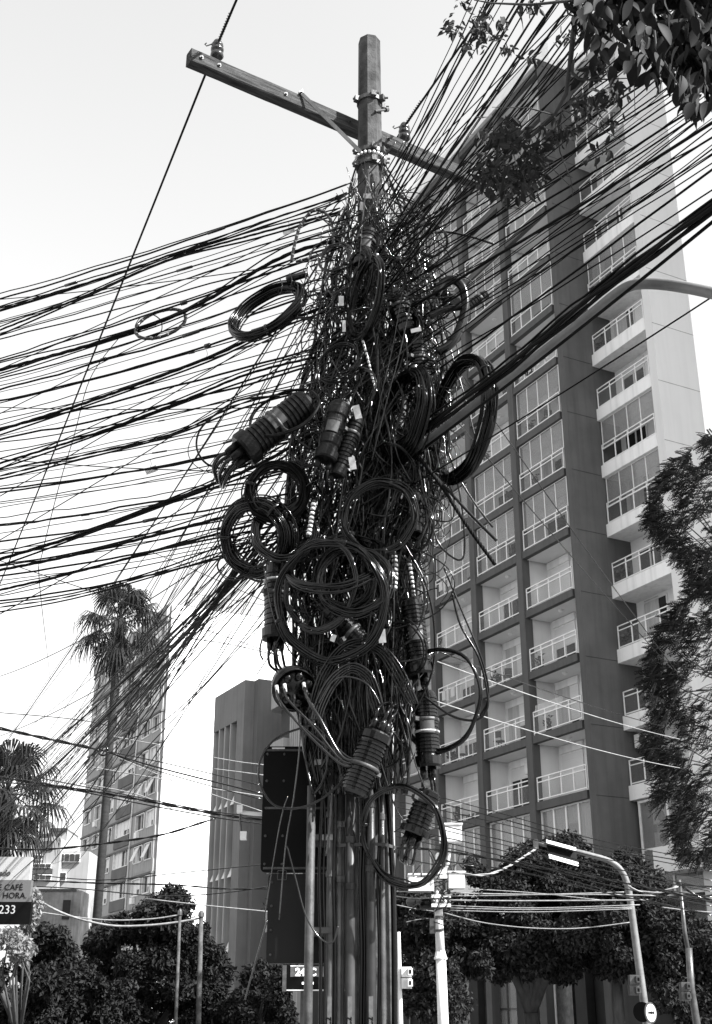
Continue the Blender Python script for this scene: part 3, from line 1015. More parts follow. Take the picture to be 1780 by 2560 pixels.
for pts in ([(1386, 288, 5.4), (1400, 380, 5.4), (1428, 450, 5.3), (1432, 490, 5.3)], [(1303, 362, 5.6), (1260, 330, 5.6), (1200, 322, 5.6)], [(1400, 270, 5.4), (1480, 310, 5.3), (1580, 365, 5.3)],
            [(1303, 362, 5.6), (1290, 440, 5.6), (1270, 520, 5.5)], [(1303, 362, 5.6), (1380, 420, 5.5), (1440, 480, 5.5)], [(1386, 288, 5.4), (1320, 270, 5.4), (1230, 268, 5.5)],
            [(1273, 391, 5.7), (1240, 380, 5.7), (1195, 330, 5.7)], [(1470, 200, 5.2), (1560, 160, 5.2), (1585, 200, 5.2), (1588, 290, 5.2)]):
    limb(pts, .005, .0015, 5)
def place_leaf(px, py, Y, size, az=None, hang=1.0, m=None):
    """size is the leaf length in photograph pixels"""
    o = obj('leaf', LEAVES[q.randrange(5)], None, ot, P(px, py, Y))
    s = size * mpp(px, py, Y)
    o.scale = (s, s, s)
    d = Vector((q.uniform(-.7, .7), q.uniform(-.5, .5), -hang + q.uniform(-.3, .3))).normalized()
    rot = d.to_track_quat('Y', 'Z').to_euler()
    o.rotation_euler = rot
    o.rotation_euler.rotate_axis('Y', q.uniform(-1.6, 1.6))
    return o
dense = [(1420, 1800, -60, 60, 62), (1560, 1800, 20, 140, 75), (1620, 1800, 90, 200, 52), (1700, 1800, 170, 260, 24), (1440, 1580, 0, 140, 30), (1740, 1790, 150, 215, 8)]
cnt = 0
for (x0, x1, y0, y1, n) in dense:
    for _ in range(n):
        place_leaf(q.uniform(x0, x1), q.uniform(y0, y1), YB + q.uniform(-.5, .6), q.uniform(40, 72), hang=.9)
        cnt += 1
for (x, y, s) in ((1290, 28, 52), (1480, 95, 62), (1495, 125, 60), (1505, 20, 60), (1465, 15, 48), (1590, 150, 70), (1545, 120, 58), (1530, 165, 55), (1690, 170, 62), (1695, 215, 58), (1720, 200, 60),
                  (1262, 42, 34), (1248, 48, 26), (1335, 8, 34), (1560, 65, 54), (1745, 230, 56), (1770, 190, 60)):
    place_leaf(x, y, YB, s * 1.15, hang=1.2)
# smaller, younger leaves
fo = MB()
def small_leaf(px, py, Y, size, hang=.6):
    s = size * mpp(px, py, Y)
    p = P(px, py, Y)
    d = (rvec(q) + Vector((0, 0, -hang))).normalized()
    sd = d.cross(rvec(q)).normalized()
    n = sd.cross(d) * s * .08
    fo.add([p, p + d * s * .35 + sd * s * .2 + n, p + d * s * .7 + sd * s * .14 + n, p + d * s, p + d * s * .7 - sd * s * .14 + n, p + d * s * .35 - sd * s * .2 + n],
           [(0, 1, 2, 3), (0, 3, 4, 5)])
for (cx, cy, rx, ry, n, s) in ((1232, 425, 40, 40, 45, 28), (1265, 340, 60, 30, 70, 28), (1310, 430, 55, 45, 80, 28), (1390, 330, 45, 25, 46, 26), (1270, 468, 60, 28, 40, 26), (1470, 250, 50, 25, 36, 26),
                              (1540, 230, 35, 18, 24, 26), (1340, 390, 45, 35, 40, 26), (1480, 165, 30, 28, 24, 30), (1460, 270, 35, 20, 18, 24), (1500, 375, 25, 30, 12, 24), (1525, 310, 25, 20, 10, 22),
                              (1200, 65, 22, 42, 60, 20), (1128, 68, 20, 24, 26, 17), (1166, 120, 14, 14, 16, 17), (1235, 92, 20, 8, 14, 16), (1275, 120, 18, 7, 12, 18), (1150, 5, 12, 10, 8, 16), (1255, 58, 14, 10, 8, 20), (1410, 95, 20, 15, 8, 20),
                              (1325, 140, 16, 12, 8, 22), (1330, 14, 24, 12, 12, 22)):
    for _ in range(int(n * 1.7)):
        small_leaf(q.gauss(cx, rx * .55), q.gauss(cy, ry * .55), 5.45 + q.uniform(-.25, .3), s * 1.2 * q.uniform(.7, 1.3))
mass = MB()
fo_keep, fo = fo, mass
for (x0, x1, y0, y1, n) in [(1460, 1800, -40, 70, 130), (1560, 1800, 40, 150, 110), (1640, 1800, 110, 210, 70), (1710, 1800, 180, 280, 34), (1400, 1540, -20, 80, 30)]:
    for _ in range(n):
        small_leaf(q.uniform(x0, x1), q.uniform(y0, y1), 5.0 + q.uniform(-.2, .5), q.uniform(34, 62), 1.0)
tag(mass.build('leaf_mass', M['leaf_near'], ot), kind='stuff')
fo = fo_keep
tag(fo.build('small_leaves', M['leaf_new'], ot), kind='stuff')

# unseen part of that crown, added above and behind the camera to block skylight
cr = MB()
cl = []
for _ in range(44):
    cl.append((Vector((q.uniform(-7, 8), q.uniform(-12, 1.4), q.uniform(6.4, 10.5))) - tb, q.uniform(1.0, 1.8)))
cl += [(at(x, y, 4.9) - tb, .22) for x, y in ((1700, -20), (1760, 60), (1640, -40), (1770, 140), (1580, -60), (1720, 110))]
scatter_leaves(cr, cl, 34000, .20, q, .6)
tag(cr.build('crown', M['leaf_near'], ot), kind='stuff')
cb_ = MB()
for _ in range(7):
    e_ = Vector((q.uniform(-3, 6.5), q.uniform(-8, 1), q.uniform(7, 9.5))) - tb
    cb_.tube(smooth([Vector((-.2, .2, 4.8)), Vector((-.2, .2, 4.8)).lerp(e_, .5) + Vector((0, 0, .4)), e_], 4), np.linspace(.09, .02, 9), 7)
cb_.build('branch', M['bark'], ot, True)
# ================================================================== the utility pole
PX, PY = .13, 9.25
pole = thing('utility_pole', 'concrete utility pole with wooden crossarm, buried in tangled cables', 'utility pole', (PX, PY, 0))
oP = Vector((PX, PY, 0))
ztop = at(924, 106, PY).z
def octagon(mb, z0, z1, r0, r1, n=8, steps=14, dome=True):
    b = mb.n
    rows = []
    for i in range(steps + 1):
        t = i / steps
        rows.append((z0 + (z1 - z0) * t, r0 + (r1 - r0) * t))
    if dome:
        rows += [(z1 + .012, r1 * .93), (z1 + .02, r1 * .6)]
    for z, r in rows:
        for j in range(n):
            a = math.pi / n + j * 2 * math.pi / n + R(12)
            mb.v.append((r * math.cos(a), r * math.sin(a), z))
    for i in range(len(rows) - 1):
        for j in range(n):
            k = (j + 1) % n
            mb.f.append((b + i * n + j, b + i * n + k, b + (i + 1) * n + k, b + (i + 1) * n + j))
    mb.f.append(tuple(b + (len(rows) - 1) * n + j for j in range(n)))
    mb.n += len(rows) * n
    return mb
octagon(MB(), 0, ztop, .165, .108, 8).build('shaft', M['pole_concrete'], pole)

# crossarm, level, behind the shaft
A = Vector((-1.50, 8.46, 9.60)); B = Vector((1.21, 10.19, 9.60))
ad = (B - A).normalized()
an = Vector((ad.y, -ad.x, 0))                       # towards the camera
off = Vector((0, .07, 0))
arm = MB()
steps = 16
hw, hh = .058, .074
prev = None
vs, fs = [], []
qa = random.Random(2)
for i in range(steps + 1):
    c = A.lerp(B, i / steps) + off - oP
    j = [qa.uniform(-.003, .003) for _ in range(8)]
    ring = [(-hw + .012, -hh), (hw - .012, -hh), (hw, -hh + .012), (hw, hh - .012), (hw - .012, hh), (-hw + .012, hh), (-hw, hh - .012), (-hw, -hh + .012)]
    for k, (a, b_) in enumerate(ring):
        vs.append(c + an * (a + j[k]) + Vector((0, 0, b_ + j[(k + 3) % 8])))
for i in range(steps):
    for k in range(8):
        m_ = (k + 1) % 8
        fs.append((i * 8 + k, i * 8 + m_, (i + 1) * 8 + m_, (i + 1) * 8 + k))
fs += [tuple(range(8))[::-1], tuple(steps * 8 + k for k in range(8))]
arm.add(vs, fs)
# wood grain must run along the arm: build it in arm space
arm_o = arm.mesh('crossarm')
rotm = Matrix.Rotation(-math.atan2(ad.y, ad.x), 4, 'Z')
arm_o.transform(rotm)
cx = obj('crossarm', arm_o, M['wood'], pole)
cx.rotation_euler = (0, 0, math.atan2(ad.y, ad.x))
# steel brace
b0 = along(A + off + an * .07, math.degrees(math.atan2(ad.x, ad.y)), 752, 232) - oP
b1 = Vector((-.09, -.13, at(893, 402, PY).z))
brm = MB().bar(b0, b1, .012, .036)
brm.lathe(b0 - an * .02, b0 + an * .03, [(0, .02), (.6, .02), (.61, .012), (1, .012)], 8)
brm.build('brace', M['galv'], pole)
# collars with bolts
def collar(z, r, name='collar'):
    mb = MB()
    mb.lathe((0, 0, z - .022), (0, 0, z + .022), [(0, r), (1, r)], 20)
    for a in (205, 285, 330, 20, 110):
        d = Vector((math.cos(R(a)), math.sin(R(a)), 0))
        mb.bar(d * (r - .01) + Vector((0, 0, z)), d * (r + .035) + Vector((0, 0, z)), .05, .055)
        mb.lathe(d * (r + .02) + Vector((-.03, 0, z)), d * (r + .02) + Vector((.05, 0, z)), [(0, .011), (1, .011)], 6)
    return mb.build(name, M['galv_dark'], pole)
collar(at(924, 258, PY).z, .124)
collar(at(924, 388, PY).z, .129)
collar(at(924, 420, PY).z, .131)
bolt = MB().lathe(Vector((.05, -.12, at(924, 300, PY).z)), Vector((.17, .0, at(924, 280, PY).z + .03)), [(0, .012), (.8, .012), (.81, .024), (1, .024)], 8)
bolt.build('through_bolt', M['galv_dark'], pole)
# white insulating beads below the collars
for i in range(9):
    a = R(200 + i * 17)
    r = .137
    c = Vector((r * math.cos(a), r * math.sin(a), at(924, 402, PY).z))
    MB().lathe(c + Vector((0, 0, -.016)), c + Vector((0, 0, .016)), [(0, .006), (.3, .015), (.7, .015), (1, .006)], 8).build('bead', M['white_paint'], pole, True)
# pin insulators
INS = []
def insulator(t):
    p = A.lerp(B, t) + off
    p.z += .074
    q0 = p - oP
    prof = [(0, .012), (.2, .012), (.21, .045), (.3, .062), (.42, .058), (.45, .042), (.5, .042), (.53, .058), (.62, .060), (.66, .044), (.7, .044), (.74, .054), (.82, .054), (.86, .034), (.93, .040), (1, .030)]
    o = MB().lathe(q0, q0 + Vector((0, 0, .26)), prof, 18).build('insulator', M['porcelain'], pole, True)
    hk = MB()
    hk.tube([q0 + Vector((.055, 0, .2)), q0 + Vector((.0, -.052, .215)), q0 + Vector((-.055, 0, .22)), q0 + Vector((-.10, -.01, .19)), q0 + Vector((-.115, -.01, .21)), q0 + Vector((-.10, -.01, .225))], .006, 6)
    hk.build('tie_wire', M['galv_dark'], o)
    INS.append(p + Vector((0, 0, .225)))
insulator(.0846)
insulator(.732)

# conduits strapped to the pole
def conduit(px, Y, r, topy, m='pvc', label=None):
    b = at(px, 2560, Y)
    z1 = at(px, topy, Y).z
    mb = MB()
    x, y = b.x - PX, Y - PY
    mb.tube([(x, y, 0), (x, y, 1.3), (x, y, z1 * .7), (x + .004, y, z1)], [r, r, r, r * .98], 14)
    o = mb.build('conduit', M[m], pole, True)
    for zz in (1.4, z1 - .35, (1.4 + z1) / 2 + .2):
        mb2 = MB().lathe((x, y, zz), (x, y, zz + .05), [(0, r + .001), (.1, r + .006), (.9, r + .006), (1, r + .001)], 14)
        mb2.build('coupling', M[m], o)
    if label:
        tm = text_mesh(label, .052, align='LEFT', bold=.0015)
        # lettering runs up the pipe
        t = obj('lettering', tm, M['black_paint'], o, (x + .010, y - r - .0035, 1.40), (math.pi / 2, -math.pi / 2, 0))
        MB().box(x - .016, x + .014, y - r - .0015, y - r + .006, 1.38, 1.775).build('label_strip', M['pvc_label'], o)
    return o
M['pvc_label'] = mat('label_strip', .09, .6, .3, 30)
conduit(824, 9.06, .031, 1925, 'pvc_pale', 'TUPZINC2')
conduit(846, 9.10, .042, 1950, 'galv')
conduit(875, 9.02, .036, 1985, 'pvc', 'TUPZINC2')
conduit(928, 8.99, .034, 1900, 'pvc_dark', 'TUPZINC2')
conduit(958, 9.03, .020, 1930, 'galv')
for z in (at(900, 2112, 9.0).z,):
    mb = MB()
    n = 28
    poly = [(-.30, -.19), (-.20, -.24), (.0, -.285), (.08, -.26), (.16, -.1), (.16, .12), (0, .18), (-.15, .14), (-.30, -.05)]
    pts = [Vector((x, y, z)) for x, y in poly] + [Vector((poly[0][0], poly[0][1], z))]
    for a, b_ in zip(pts, pts[1:]):
        mb.bar(a, b_, .004, .022)
    mb.build('steel_strap', M['galv_dark'], pole)

# lamp arm that curves out to the right
la = [at(975, 1178, 9.2), at(1240, 972, 8.35), at(1440, 816, 7.6), at(1490, 776, 7.42), at(1535, 739, 7.22), at(1575, 715, 7.06), at(1620, 709, 6.92), at(1690, 715, 6.72), at(1790, 735, 6.45), at(1930, 775, 6.1)]
la = [p - oP for p in la]
M['lamp_arm'] = mat('pale_lamp_arm', .16, .55, .25, 6, streak=.25, metal=.1)
MB().tube(smooth(la), .038, 12).build('lamp_arm', M['lamp_arm'], pole, True)
e = la[-1]
MB().add([e + Vector((-.05, -.1, -.06)), e + Vector((.55, -.14, -.03)), e + Vector((.55, .14, -.03)), e + Vector((-.05, .1, -.06)), e + Vector((-.05, -.07, .08)), e + Vector((.5, -.09, .05)), e + Vector((.5, .09, .05)), e + Vector((-.05, .07, .08))],
         [(3, 2, 1, 0), (4, 5, 6, 7), (0, 1, 5, 4), (1, 2, 6, 5), (2, 3, 7, 6), (3, 0, 4, 7)]).build('lamp_head', M['galv'], pole)

# ================================================================== traffic signal seen from behind
sg = thing('traffic_signal', 'black traffic signal backboard on a steel post left of the conduits', 'traffic signal', (at(769.5, 2560, 9.0).x, 9.0, 0))
oS = Vector(sg.location)
zt = at(779, 1965, 9.0).z
pm = MB().tube([(0, 0, 0), (0, 0, 2), (.004, 0, zt)], .0315, 14)
pm.build('post', mat('rusty_post', .05, .6, .6, 7, .4, 40, streak=.5), sg, True)
def rounded(mb, x0, x1, z0, z1, y0, y1, r, n=5):
    pts = []
    for cx_, cz_, a0 in ((x1 - r, z1 - r, 0), (x0 + r, z1 - r, 90), (x0 + r, z0 + r, 180), (x1 - r, z0 + r, 270)):
        for i in range(n + 1):
            a = R(a0 + 90 * i / n)
            pts.append((cx_ + r * math.cos(a), cz_ + r * math.sin(a)))
    m_ = len(pts)
    vs = [(x, y0, z) for x, z in pts] + [(x, y1, z) for x, z in pts]
    fs = [tuple(range(m_)), tuple(range(m_, 2 * m_))[::-1]] + [((i + 1) % m_, i, m_ + i, m_ + (i + 1) % m_) for i in range(m_)]
    return mb.add(vs, fs)
YS = 9.42
def bx(px, py):
    p = at(px, py, YS) - oS
    return p.x, p.z
x0, z1 = bx(660, 1866); x1, z0 = bx(840, 2181)
bdm = MB()
rounded(bdm, x0, x1, z0, z1, YS - 9.0, YS - 9.0 + .04, .035)
bd = bdm.build('backboard', M['black_paint'], sg)
a0, b0_ = bx(680, 1876); a1, b1_ = bx(712, 1869)
MB().box(a0, a1, YS - 9.004, YS - 9.0, b0_, b1_).build('sticker', M['white_paint'], bd)
x2, z2 = bx(670, 2183); x3, z3 = bx(826, 2408)
lwm = MB()
rounded(lwm, x2, x3, z3, z2, YS - 9.0 + .045, YS - 9.0 + .10, .03)
lw = lwm.build('backboard', mat('faded_black_paint', .005, .4, .5, 2, spec=.25), sg)
a0, b0_ = bx(693, 2200); a1, b1_ = bx(717, 2176)
fr = MB()
fr.box(a0, a1, YS - 9.006, YS - 8.999, b0_, b0_ + .004); fr.box(a0, a1, YS - 9.006, YS - 8.999, b1_ - .004, b1_)
fr.box(a0, a0 + .004, YS - 9.006, YS - 8.999, b0_, b1_); fr.box(a1 - .004, a1, YS - 9.006, YS - 8.999, b0_, b1_)
fr.build('label_frame', M['galv'], bd)
for i in range(3):
    zc = z0 + (z1 - z0) * (.2 + .3 * i)
    hb = MB().box(x0 + .1, x1 - .1, YS - 8.96, YS - 8.7, zc - .14, zc + .14).build('signal_lamp', M['black_paint'], sg)
    MB().lathe(((x0 + x1) / 2, YS - 8.7, zc), ((x0 + x1) / 2, YS - 8.45, zc), [(0, .12), (1, .13)], 16, False).build('visor', M['black_paint'], hb)
for zz in (z0 + .2, z1 - .2, z3 + .2):
    MB().box(-.02, .16, .02, YS - 8.999, zz - .02, zz + .02).build('bracket', M['galv_dark'], sg)

# frame ribs, seam and bolts on the signal back
for (xa, za, xb, zb) in ((x0 + .02, z1 - .03, x1 - .02, z1 - .03), (x0 + .02, z0 + .03, x1 - .02, z0 + .03), (x0 + .02, (z0 + z1) / 2, x1 - .02, (z0 + z1) / 2)):
    MB().box(xa, xb, YS - 9.008, YS - 9.0, za - .008, za + .008).build('rib', M['galv_dark'], bd)
for i in range(5):
    for xx in (x0 + .03, x0 + .16):
        c_ = Vector((xx, YS - 9.0, z0 + .06 + (z1 - z0 - .12) * i / 4))
        MB().lathe(c_, c_ + Vector((0, -.012, 0)), [(0, .011), (.6, .011), (1, .007)], 6).build('bolt', M['galv_dark'], bd)
for i in range(4):
    c_ = Vector((x2 + .03, YS - 9.0 + .045, z3 + .06 + (z2 - z3 - .12) * i / 3))
    MB().lathe(c_, c_ + Vector((0, -.012, 0)), [(0, .011), (.6, .011), (1, .007)], 6).build('bolt', M['galv_dark'], lw)
# bolts through the crossarm
for t_ in (.03, .085, .30, .52, .66, .73, .97):
    c_ = A.lerp(B, t_) + off - oP + an * .058
    MB().lathe(c_, c_ + an * .022, [(0, .02), (.35, .02), (.36, .011), (1, .011)], 8).build('bolt', M['galv_dark'], pole)
# ================================================================== long cables
q = random.Random(33)
def sagline(p0, p1, sag, n=14):
    p0, p1 = Vector(p0), Vector(p1)
    return [p0.lerp(p1, i / n) + Vector((0, 0, -4 * sag * (i / n) * (1 - i / n))) for i in range(n + 1)]
def wobble(pts, amp, q):
    ph = [q.uniform(0, 6.28) for _ in range(4)]
    out = []
    for i, p in enumerate(pts):
        out.append(p + Vector((0, amp * math.sin(i * .9 + ph[0]), amp * math.sin(i * 1.3 + ph[1]) + amp * .5 * math.sin(i * 2.7 + ph[2]))))
    return out
def cable(name, pts, r, label, group=None, m='cable', n=5, cat='cable'):
    o = MB().tube(pts, r, n).build(name, M[m], None, True)
    return tag(o, label, cat, group)
def twist(pts, r, strands=3, pitch=.16, n=5):
    """several strands laid round each other, one mesh"""
    pts = [Vector(p) for p in pts]
    L = [0]
    for a, b in zip(pts, pts[1:]):
        L.append(L[-1] + (b - a).length)
    m = max(8, int(L[-1] / (pitch / 5)))
    m = min(m, 420)
    fine = []
    j = 0
    for i in range(m + 1):
        s = L[-1] * i / m
        while j < len(L) - 2 and L[j + 1] < s:
            j += 1
        fine.append(pts[j].lerp(pts[j + 1], (s - L[j]) / max(1e-9, L[j + 1] - L[j])))
    mb = MB()
    d = (pts[-1] - pts[0]).normalized()
    x = d.orthogonal().normalized()
    y = d.cross(x)
    for k in range(strands):
        ph = 6.2832 * k / strands
        mb.tube([p + (x * math.cos(ph + 6.2832 * L[-1] * i / m / pitch) + y * math.sin(ph + 6.2832 * L[-1] * i / m / pitch)) * r for i, p in enumerate(fine)], r * .95, n)
    return mb
def thick(pts, r, strands, label, group=None):
    r *= .62
    return tag(twist(pts, r, strands, pitch=.42 + r * 12).build('cable_bundle', M['cable_grey'], None, True), label, 'cable bundle', group)

# the two power lines over the insulators run along the street (azimuth -22.4)
sdir = Vector((math.sin(R(-22.4)), math.cos(R(-22.4)), 0))
for i, p in enumerate(INS):
    far = p + sdir * 48
    near = p - sdir * 14
    pts = sagline(far, p, .55, 20)[:-1] + sagline(p, near, .15, 8)
    LINE2 = pts
    lab = ('power line over the insulator at the tip of the crossarm', 'power line over the insulator right of the pole top')[i]
    o = cable('power_line', pts, .012, lab, 'power lines on the crossarm', 'cable_grey', 6)
    wr = MB()
    hx = []
    d = -sdir
    x = d.orthogonal().normalized(); y = d.cross(x)
    for k in range(90):
        a = k * .75
        hx.append(p + d * (.06 + k * .004) + (x * math.cos(a) + y * math.sin(a)) * .014)
    wr.tube(hx, .004, 5)
    wr.build('wire_wrap', M['galv_dark'], o, True)
# next pole down the street, out of the frame on the left
np_ = Vector((PX, PY, 0)) + Vector((math.sin(R(-21)), math.cos(R(-21)), 0)) * 36
nxt = thing('utility_pole', 'next utility pole down the street, left of the frame', 'utility pole', np_)
octagon(MB(), 0, 10.6, .165, .108).build('shaft', M['pole_concrete'], nxt)

# fans to the left: heights at which they reach the left edge of the picture
LG = 'cables fanning out to the left'
ORD = ['first', 'second', 'third', 'fourth', 'fifth', 'sixth', 'seventh', 'eighth', 'ninth', 'tenth', 'eleventh', 'twelfth', 'thirteenth', 'fourteenth', 'fifteenth', 'sixteenth', 'seventeenth', 'eighteenth',
       'nineteenth', 'twentieth', 'twenty-first', 'twenty-second', 'twenty-third', 'twenty-fourth', 'twenty-fifth', 'twenty-sixth', 'twenty-seventh', 'twenty-eighth', 'twenty-ninth', 'thirtieth', 'thirty-first', 'thirty-second', 'thirty-third', 'thirty-fourth']
def fan(ylist, x0, x1, ya, yb, radii, what, sg):
    n = len(ylist)
    for i, ye in enumerate(ylist):
        t = i / (n - 1)
        p0 = at(q.uniform(x0, x1), ya + (yb - ya) * t + q.uniform(-14, 14), 9.08 + q.uniform(-.15, .08))
        az = -62 + q.uniform(-3, 3)
        pe = along(p0, az, 0, ye)
        p1 = pe + (pe - p0) * .18
        rr_ = q.choice(radii)
        pl = wobble(sagline(p0, p1, sg * q.uniform(.4, 1.3), 22), q.choice([.002, .003, .004, .007]), q)
        co_ = cable('cable', pl, rr_, ORD[i] + ' cable from the top in ' + what, LG, 'cable_grey')
        if q.random() < .45:                         # splice sleeves and lashings
            for _ in range(q.choice([1, 1, 2])):
                j = q.randrange(3, 16)
                L_ = q.uniform(.25, .9)
                MB().tube([pl[j], pl[j].lerp(pl[j + 1], L_ * .5), pl[j].lerp(pl[j + 1], L_)], rr_ * q.uniform(1.5, 2.3), 6).build('sleeve', M['cable'], co_, True)
fan([728, 742, 764, 770, 775, 797, 803, 806, 828, 833, 842, 893, 898], 850, 905, 452, 620, [.004, .006, .007, .009], 'the upper left fan at the left edge', .05)
fan([930, 938, 950, 955, 968, 972, 992, 1002, 1026, 1043, 1066, 1084, 1090, 1096, 1119, 1126, 1150, 1166, 1172, 1190], 800, 890, 640, 1040, [.0035, .005, .006, .008, .010], 'the middle left fan at the left edge', .07)
fan([1206, 1213, 1224, 1250, 1256, 1265, 1284, 1302, 1308, 1328, 1346, 1370, 1376, 1404, 1412, 1434, 1441, 1486, 1492], 690, 820, 1060, 1350, [.004, .005, .007, .009], 'the lower left fan at the left edge', .06)
# stray cables that cross the fans
for (a, b) in (((900, 560), (-160, 1110)), ((880, 700), (-160, 1330)), ((860, 640), (-160, 760)), ((870, 1010), (-160, 1010)), ((800, 850), (-160, 1440)), ((850, 520), (-160, 990)), ((780, 1180), (-160, 1130)), ((760, 1080), (-160, 1620)), ((840, 760), (-160, 1240))):
    p0 = at(a[0], a[1], 9.05)
    cable('cable', sagline(p0, along(p0, -58, *b), .06), .005, 'stray cable crossing the left fans at a slant', LG, 'cable_grey')
TH = [((845, 600), (700, 645), (470, 775), (250, 855), (0, 925), .017, 3, 'heavy lashed cable bundle carrying the taped loop, left'),
      ((860, 490), (640, 560), (420, 640), (200, 712), (0, 770), .009, 2, 'twisted cable pair high in the left fan'),
      ((850, 530), (640, 585), (420, 650), (200, 745), (0, 825), .010, 3, 'twisted cable with a small tag high on the left'),
      ((830, 760), (690, 815), (520, 895), (220, 1005), (0, 1075), .014, 3, 'heavy cable bundle below the big hanging coil, left'),
      ((800, 890), (620, 935), (450, 1005), (220, 1090), (0, 1158), .011, 3, 'twisted cable bundle above the tilted splice drum'),
      ((730, 980), (600, 1010), (430, 1085), (200, 1140), (0, 1190), .010, 2, 'twisted pair just above the tilted splice drum'),
      ((790, 1080), (640, 1165), (470, 1235), (220, 1330), (0, 1398), .015, 3, 'heavy twisted bundle under the tilted splice drum'),
      ((700, 1250), (560, 1292), (340, 1350), (150, 1395), (0, 1425), .013, 3, 'heavy twisted bundle ending in the left coils'),
      ((720, 1290), (560, 1330), (340, 1390), (150, 1440), (0, 1475), .011, 3, 'lowest but one twisted bundle on the left'),
      ((740, 1330), (600, 1365), (400, 1430), (180, 1490), (0, 1518), .007, 2, 'lowest cable of the left fans')]
for *pp, r, ns, lab in TH:
    p0 = at(pp[0][0], pp[0][1], 9.0)
    pts = [p0] + [along(p0, -62, x, y) for x, y in pp[1:]]
    d = pts[-1] - pts[-2]
    pts.append(pts[-1] + d * .5)
    thick(smooth(pts, 5), r, ns, lab, 'heavy bundles to the left')
    for sgn, wd in ((1, 'below'), (-1, 'above')):     # thinner cables lashed along it
        if q.random() < .8:
            sh = [p_ + Vector((0, q.uniform(-.02, .02), -sgn * (r * 1.6 + q.uniform(.0, .03)) * (1 + .5 * math.sin(k_ * 1.9)))) for k_, p_ in enumerate(pts)]
            cable('cable', smooth(sh, 5), q.choice([.005, .007, .009]), 'cable hugging it from ' + wd + ': ' + lab.replace(' on the left', ''), LG, 'cable_grey')
# drop wire with a right-angled fall at far left
pts = [at(x, y, Y) for x, y, Y in ((300, 842, 10.9), (250, 905, 11), (217, 968, 11.1), (186, 1087, 11.2), (149, 1210, 11.4), (106, 1383, 11.6), (98, 1450, 11.8))]
_pix = lambda p_: IMG_H / 2 - FPX * ((p_ - Vector((0, 0, EYE))).dot(CAM_U)) / ((p_ - Vector((0, 0, EYE))).dot(CAM_F))
_hit = min((a_.lerp(b_, j_ / 20) for a_, b_ in zip(LINE2, LINE2[1:]) for j_ in range(20)), key=lambda p_: abs(_pix(p_) - 1700))
pts += [pts[-1].lerp(_hit, .5), _hit]
cable('drop_wire', smooth(pts, 4), .0045, 'thin drop wire falling steeply at the far left', None, 'cable_grey')

# the steep fan running down the street to the next pole
DG = 'cables running down the street to the left'
def street(px, py, Y0, zr, r, lab, m='cable_grey', spread=.35):
    p0 = at(px, py, Y0)
    z = q.uniform(*zr)
    p1 = np_ + Vector((q.gauss(0, 1.4), q.uniform(-spread, spread), z))
    cable('cable', sagline(p0, p1, q.uniform(.15, .7), 18), r, lab, DG, m)
for i in range(34):
    t = i / 33
    street(q.uniform(590, 760), q.uniform(1230, 1450), 9.0 + q.uniform(-.2, .2), (5.0, 8.6), q.choice([.004, .005, .006, .008, .009]), 'cable in the dense bundle slanting down from the left coils')
for i in range(26):
    py = q.uniform(560, 1320)
    street(q.uniform(770, 900), py, 9.1 + q.uniform(-.15, .15), (6.4, 8.8), q.choice([.004, .005, .006]), 'steep thin cable slanting down behind the left coils')
for (a, b, r, lab) in (((640, 1400), (-120, 2085), .015, 'thickest cable bundle slanting down to the left palm'), ((690, 1330), (-120, 2020), .012, 'second thickest bundle slanting down to the left palm')):
    p0 = at(a[0], a[1], 8.95)
    p1 = along(p0, -21, *b)
    thick(sagline(p0, p1, .5, 16), r, 3, lab, 'heavy bundles down the street')
for (a, Y0, b) in (((720, 1440), 9.0, (400, 1760)), ((690, 1440), 9.0, (0, 1810)), ((600, 1350), 9.0, (0, 1660)), ((740, 1460), 9.0, (0, 2190))):
    p0 = at(a[0], a[1], Y0)
    p1 = along(p0, -26, *b)
    p1 = p1 + (p1 - p0) * .4
    cable('cable', sagline(p0, p1, .25), .0055, 'single cable apart from the bundles, slanting down left', DG, 'cable_grey')

# to the upper right, overhead
RG = 'cables running overhead to the upper right'
for i in range(26):
    t = i / 25
    p0 = at(q.uniform(930, 985), 440 + 330 * t + q.uniform(-30, 30), 9.15 + q.uniform(-.15, .1))
    p1 = along(p0, -21 + q.uniform(-3, 3), 1215 + 400 * t + q.uniform(-30, 30), -90)
    cable('cable', wobble(sagline(p0, p1, .02), .004, q), q.choice([.004, .005, .006, .008]), ORD[i] + ' from the left among cables climbing steeply past the crossarm', RG, 'cable_grey')
CROSS = [((960, 620), (1860, 40), .008), ((970, 640), (1860, 120), .007), ((960, 700), (1860, 160), .006), ((980, 730), (1860, 190), .009), ((985, 760), (1860, 210), .007), ((970, 800), (1860, 252), .012),
                  ((990, 830), (1860, 290), .008), ((1000, 880), (1860, 330), .006), ((1000, 960), (1860, 420), .006), ((990, 670), (1860, 80), .006), ((980, 900), (1860, 352), .005), ((1000, 990), (1860, 352), .009), ((970, 560), (1860, -40), .006),
                  ((960, 780), (1860, 300), .005), ((975, 600), (1860, 20), .007)]
CROSS.sort(key=lambda c: c[1][1])
for i, (a, b, r) in enumerate(CROSS):
    p0 = at(a[0], a[1], 9.15 + q.uniform(-.1, .1))
    p1 = along(p0, -38 + q.uniform(-4, 4), b[0] + 60, b[1] - 35)
    cable('cable', wobble(sagline(p0, p1, .03), .004, q), r, ORD[i] + ' from the top among thin cables crossing the tall building at the right edge', RG, 'cable_grey')
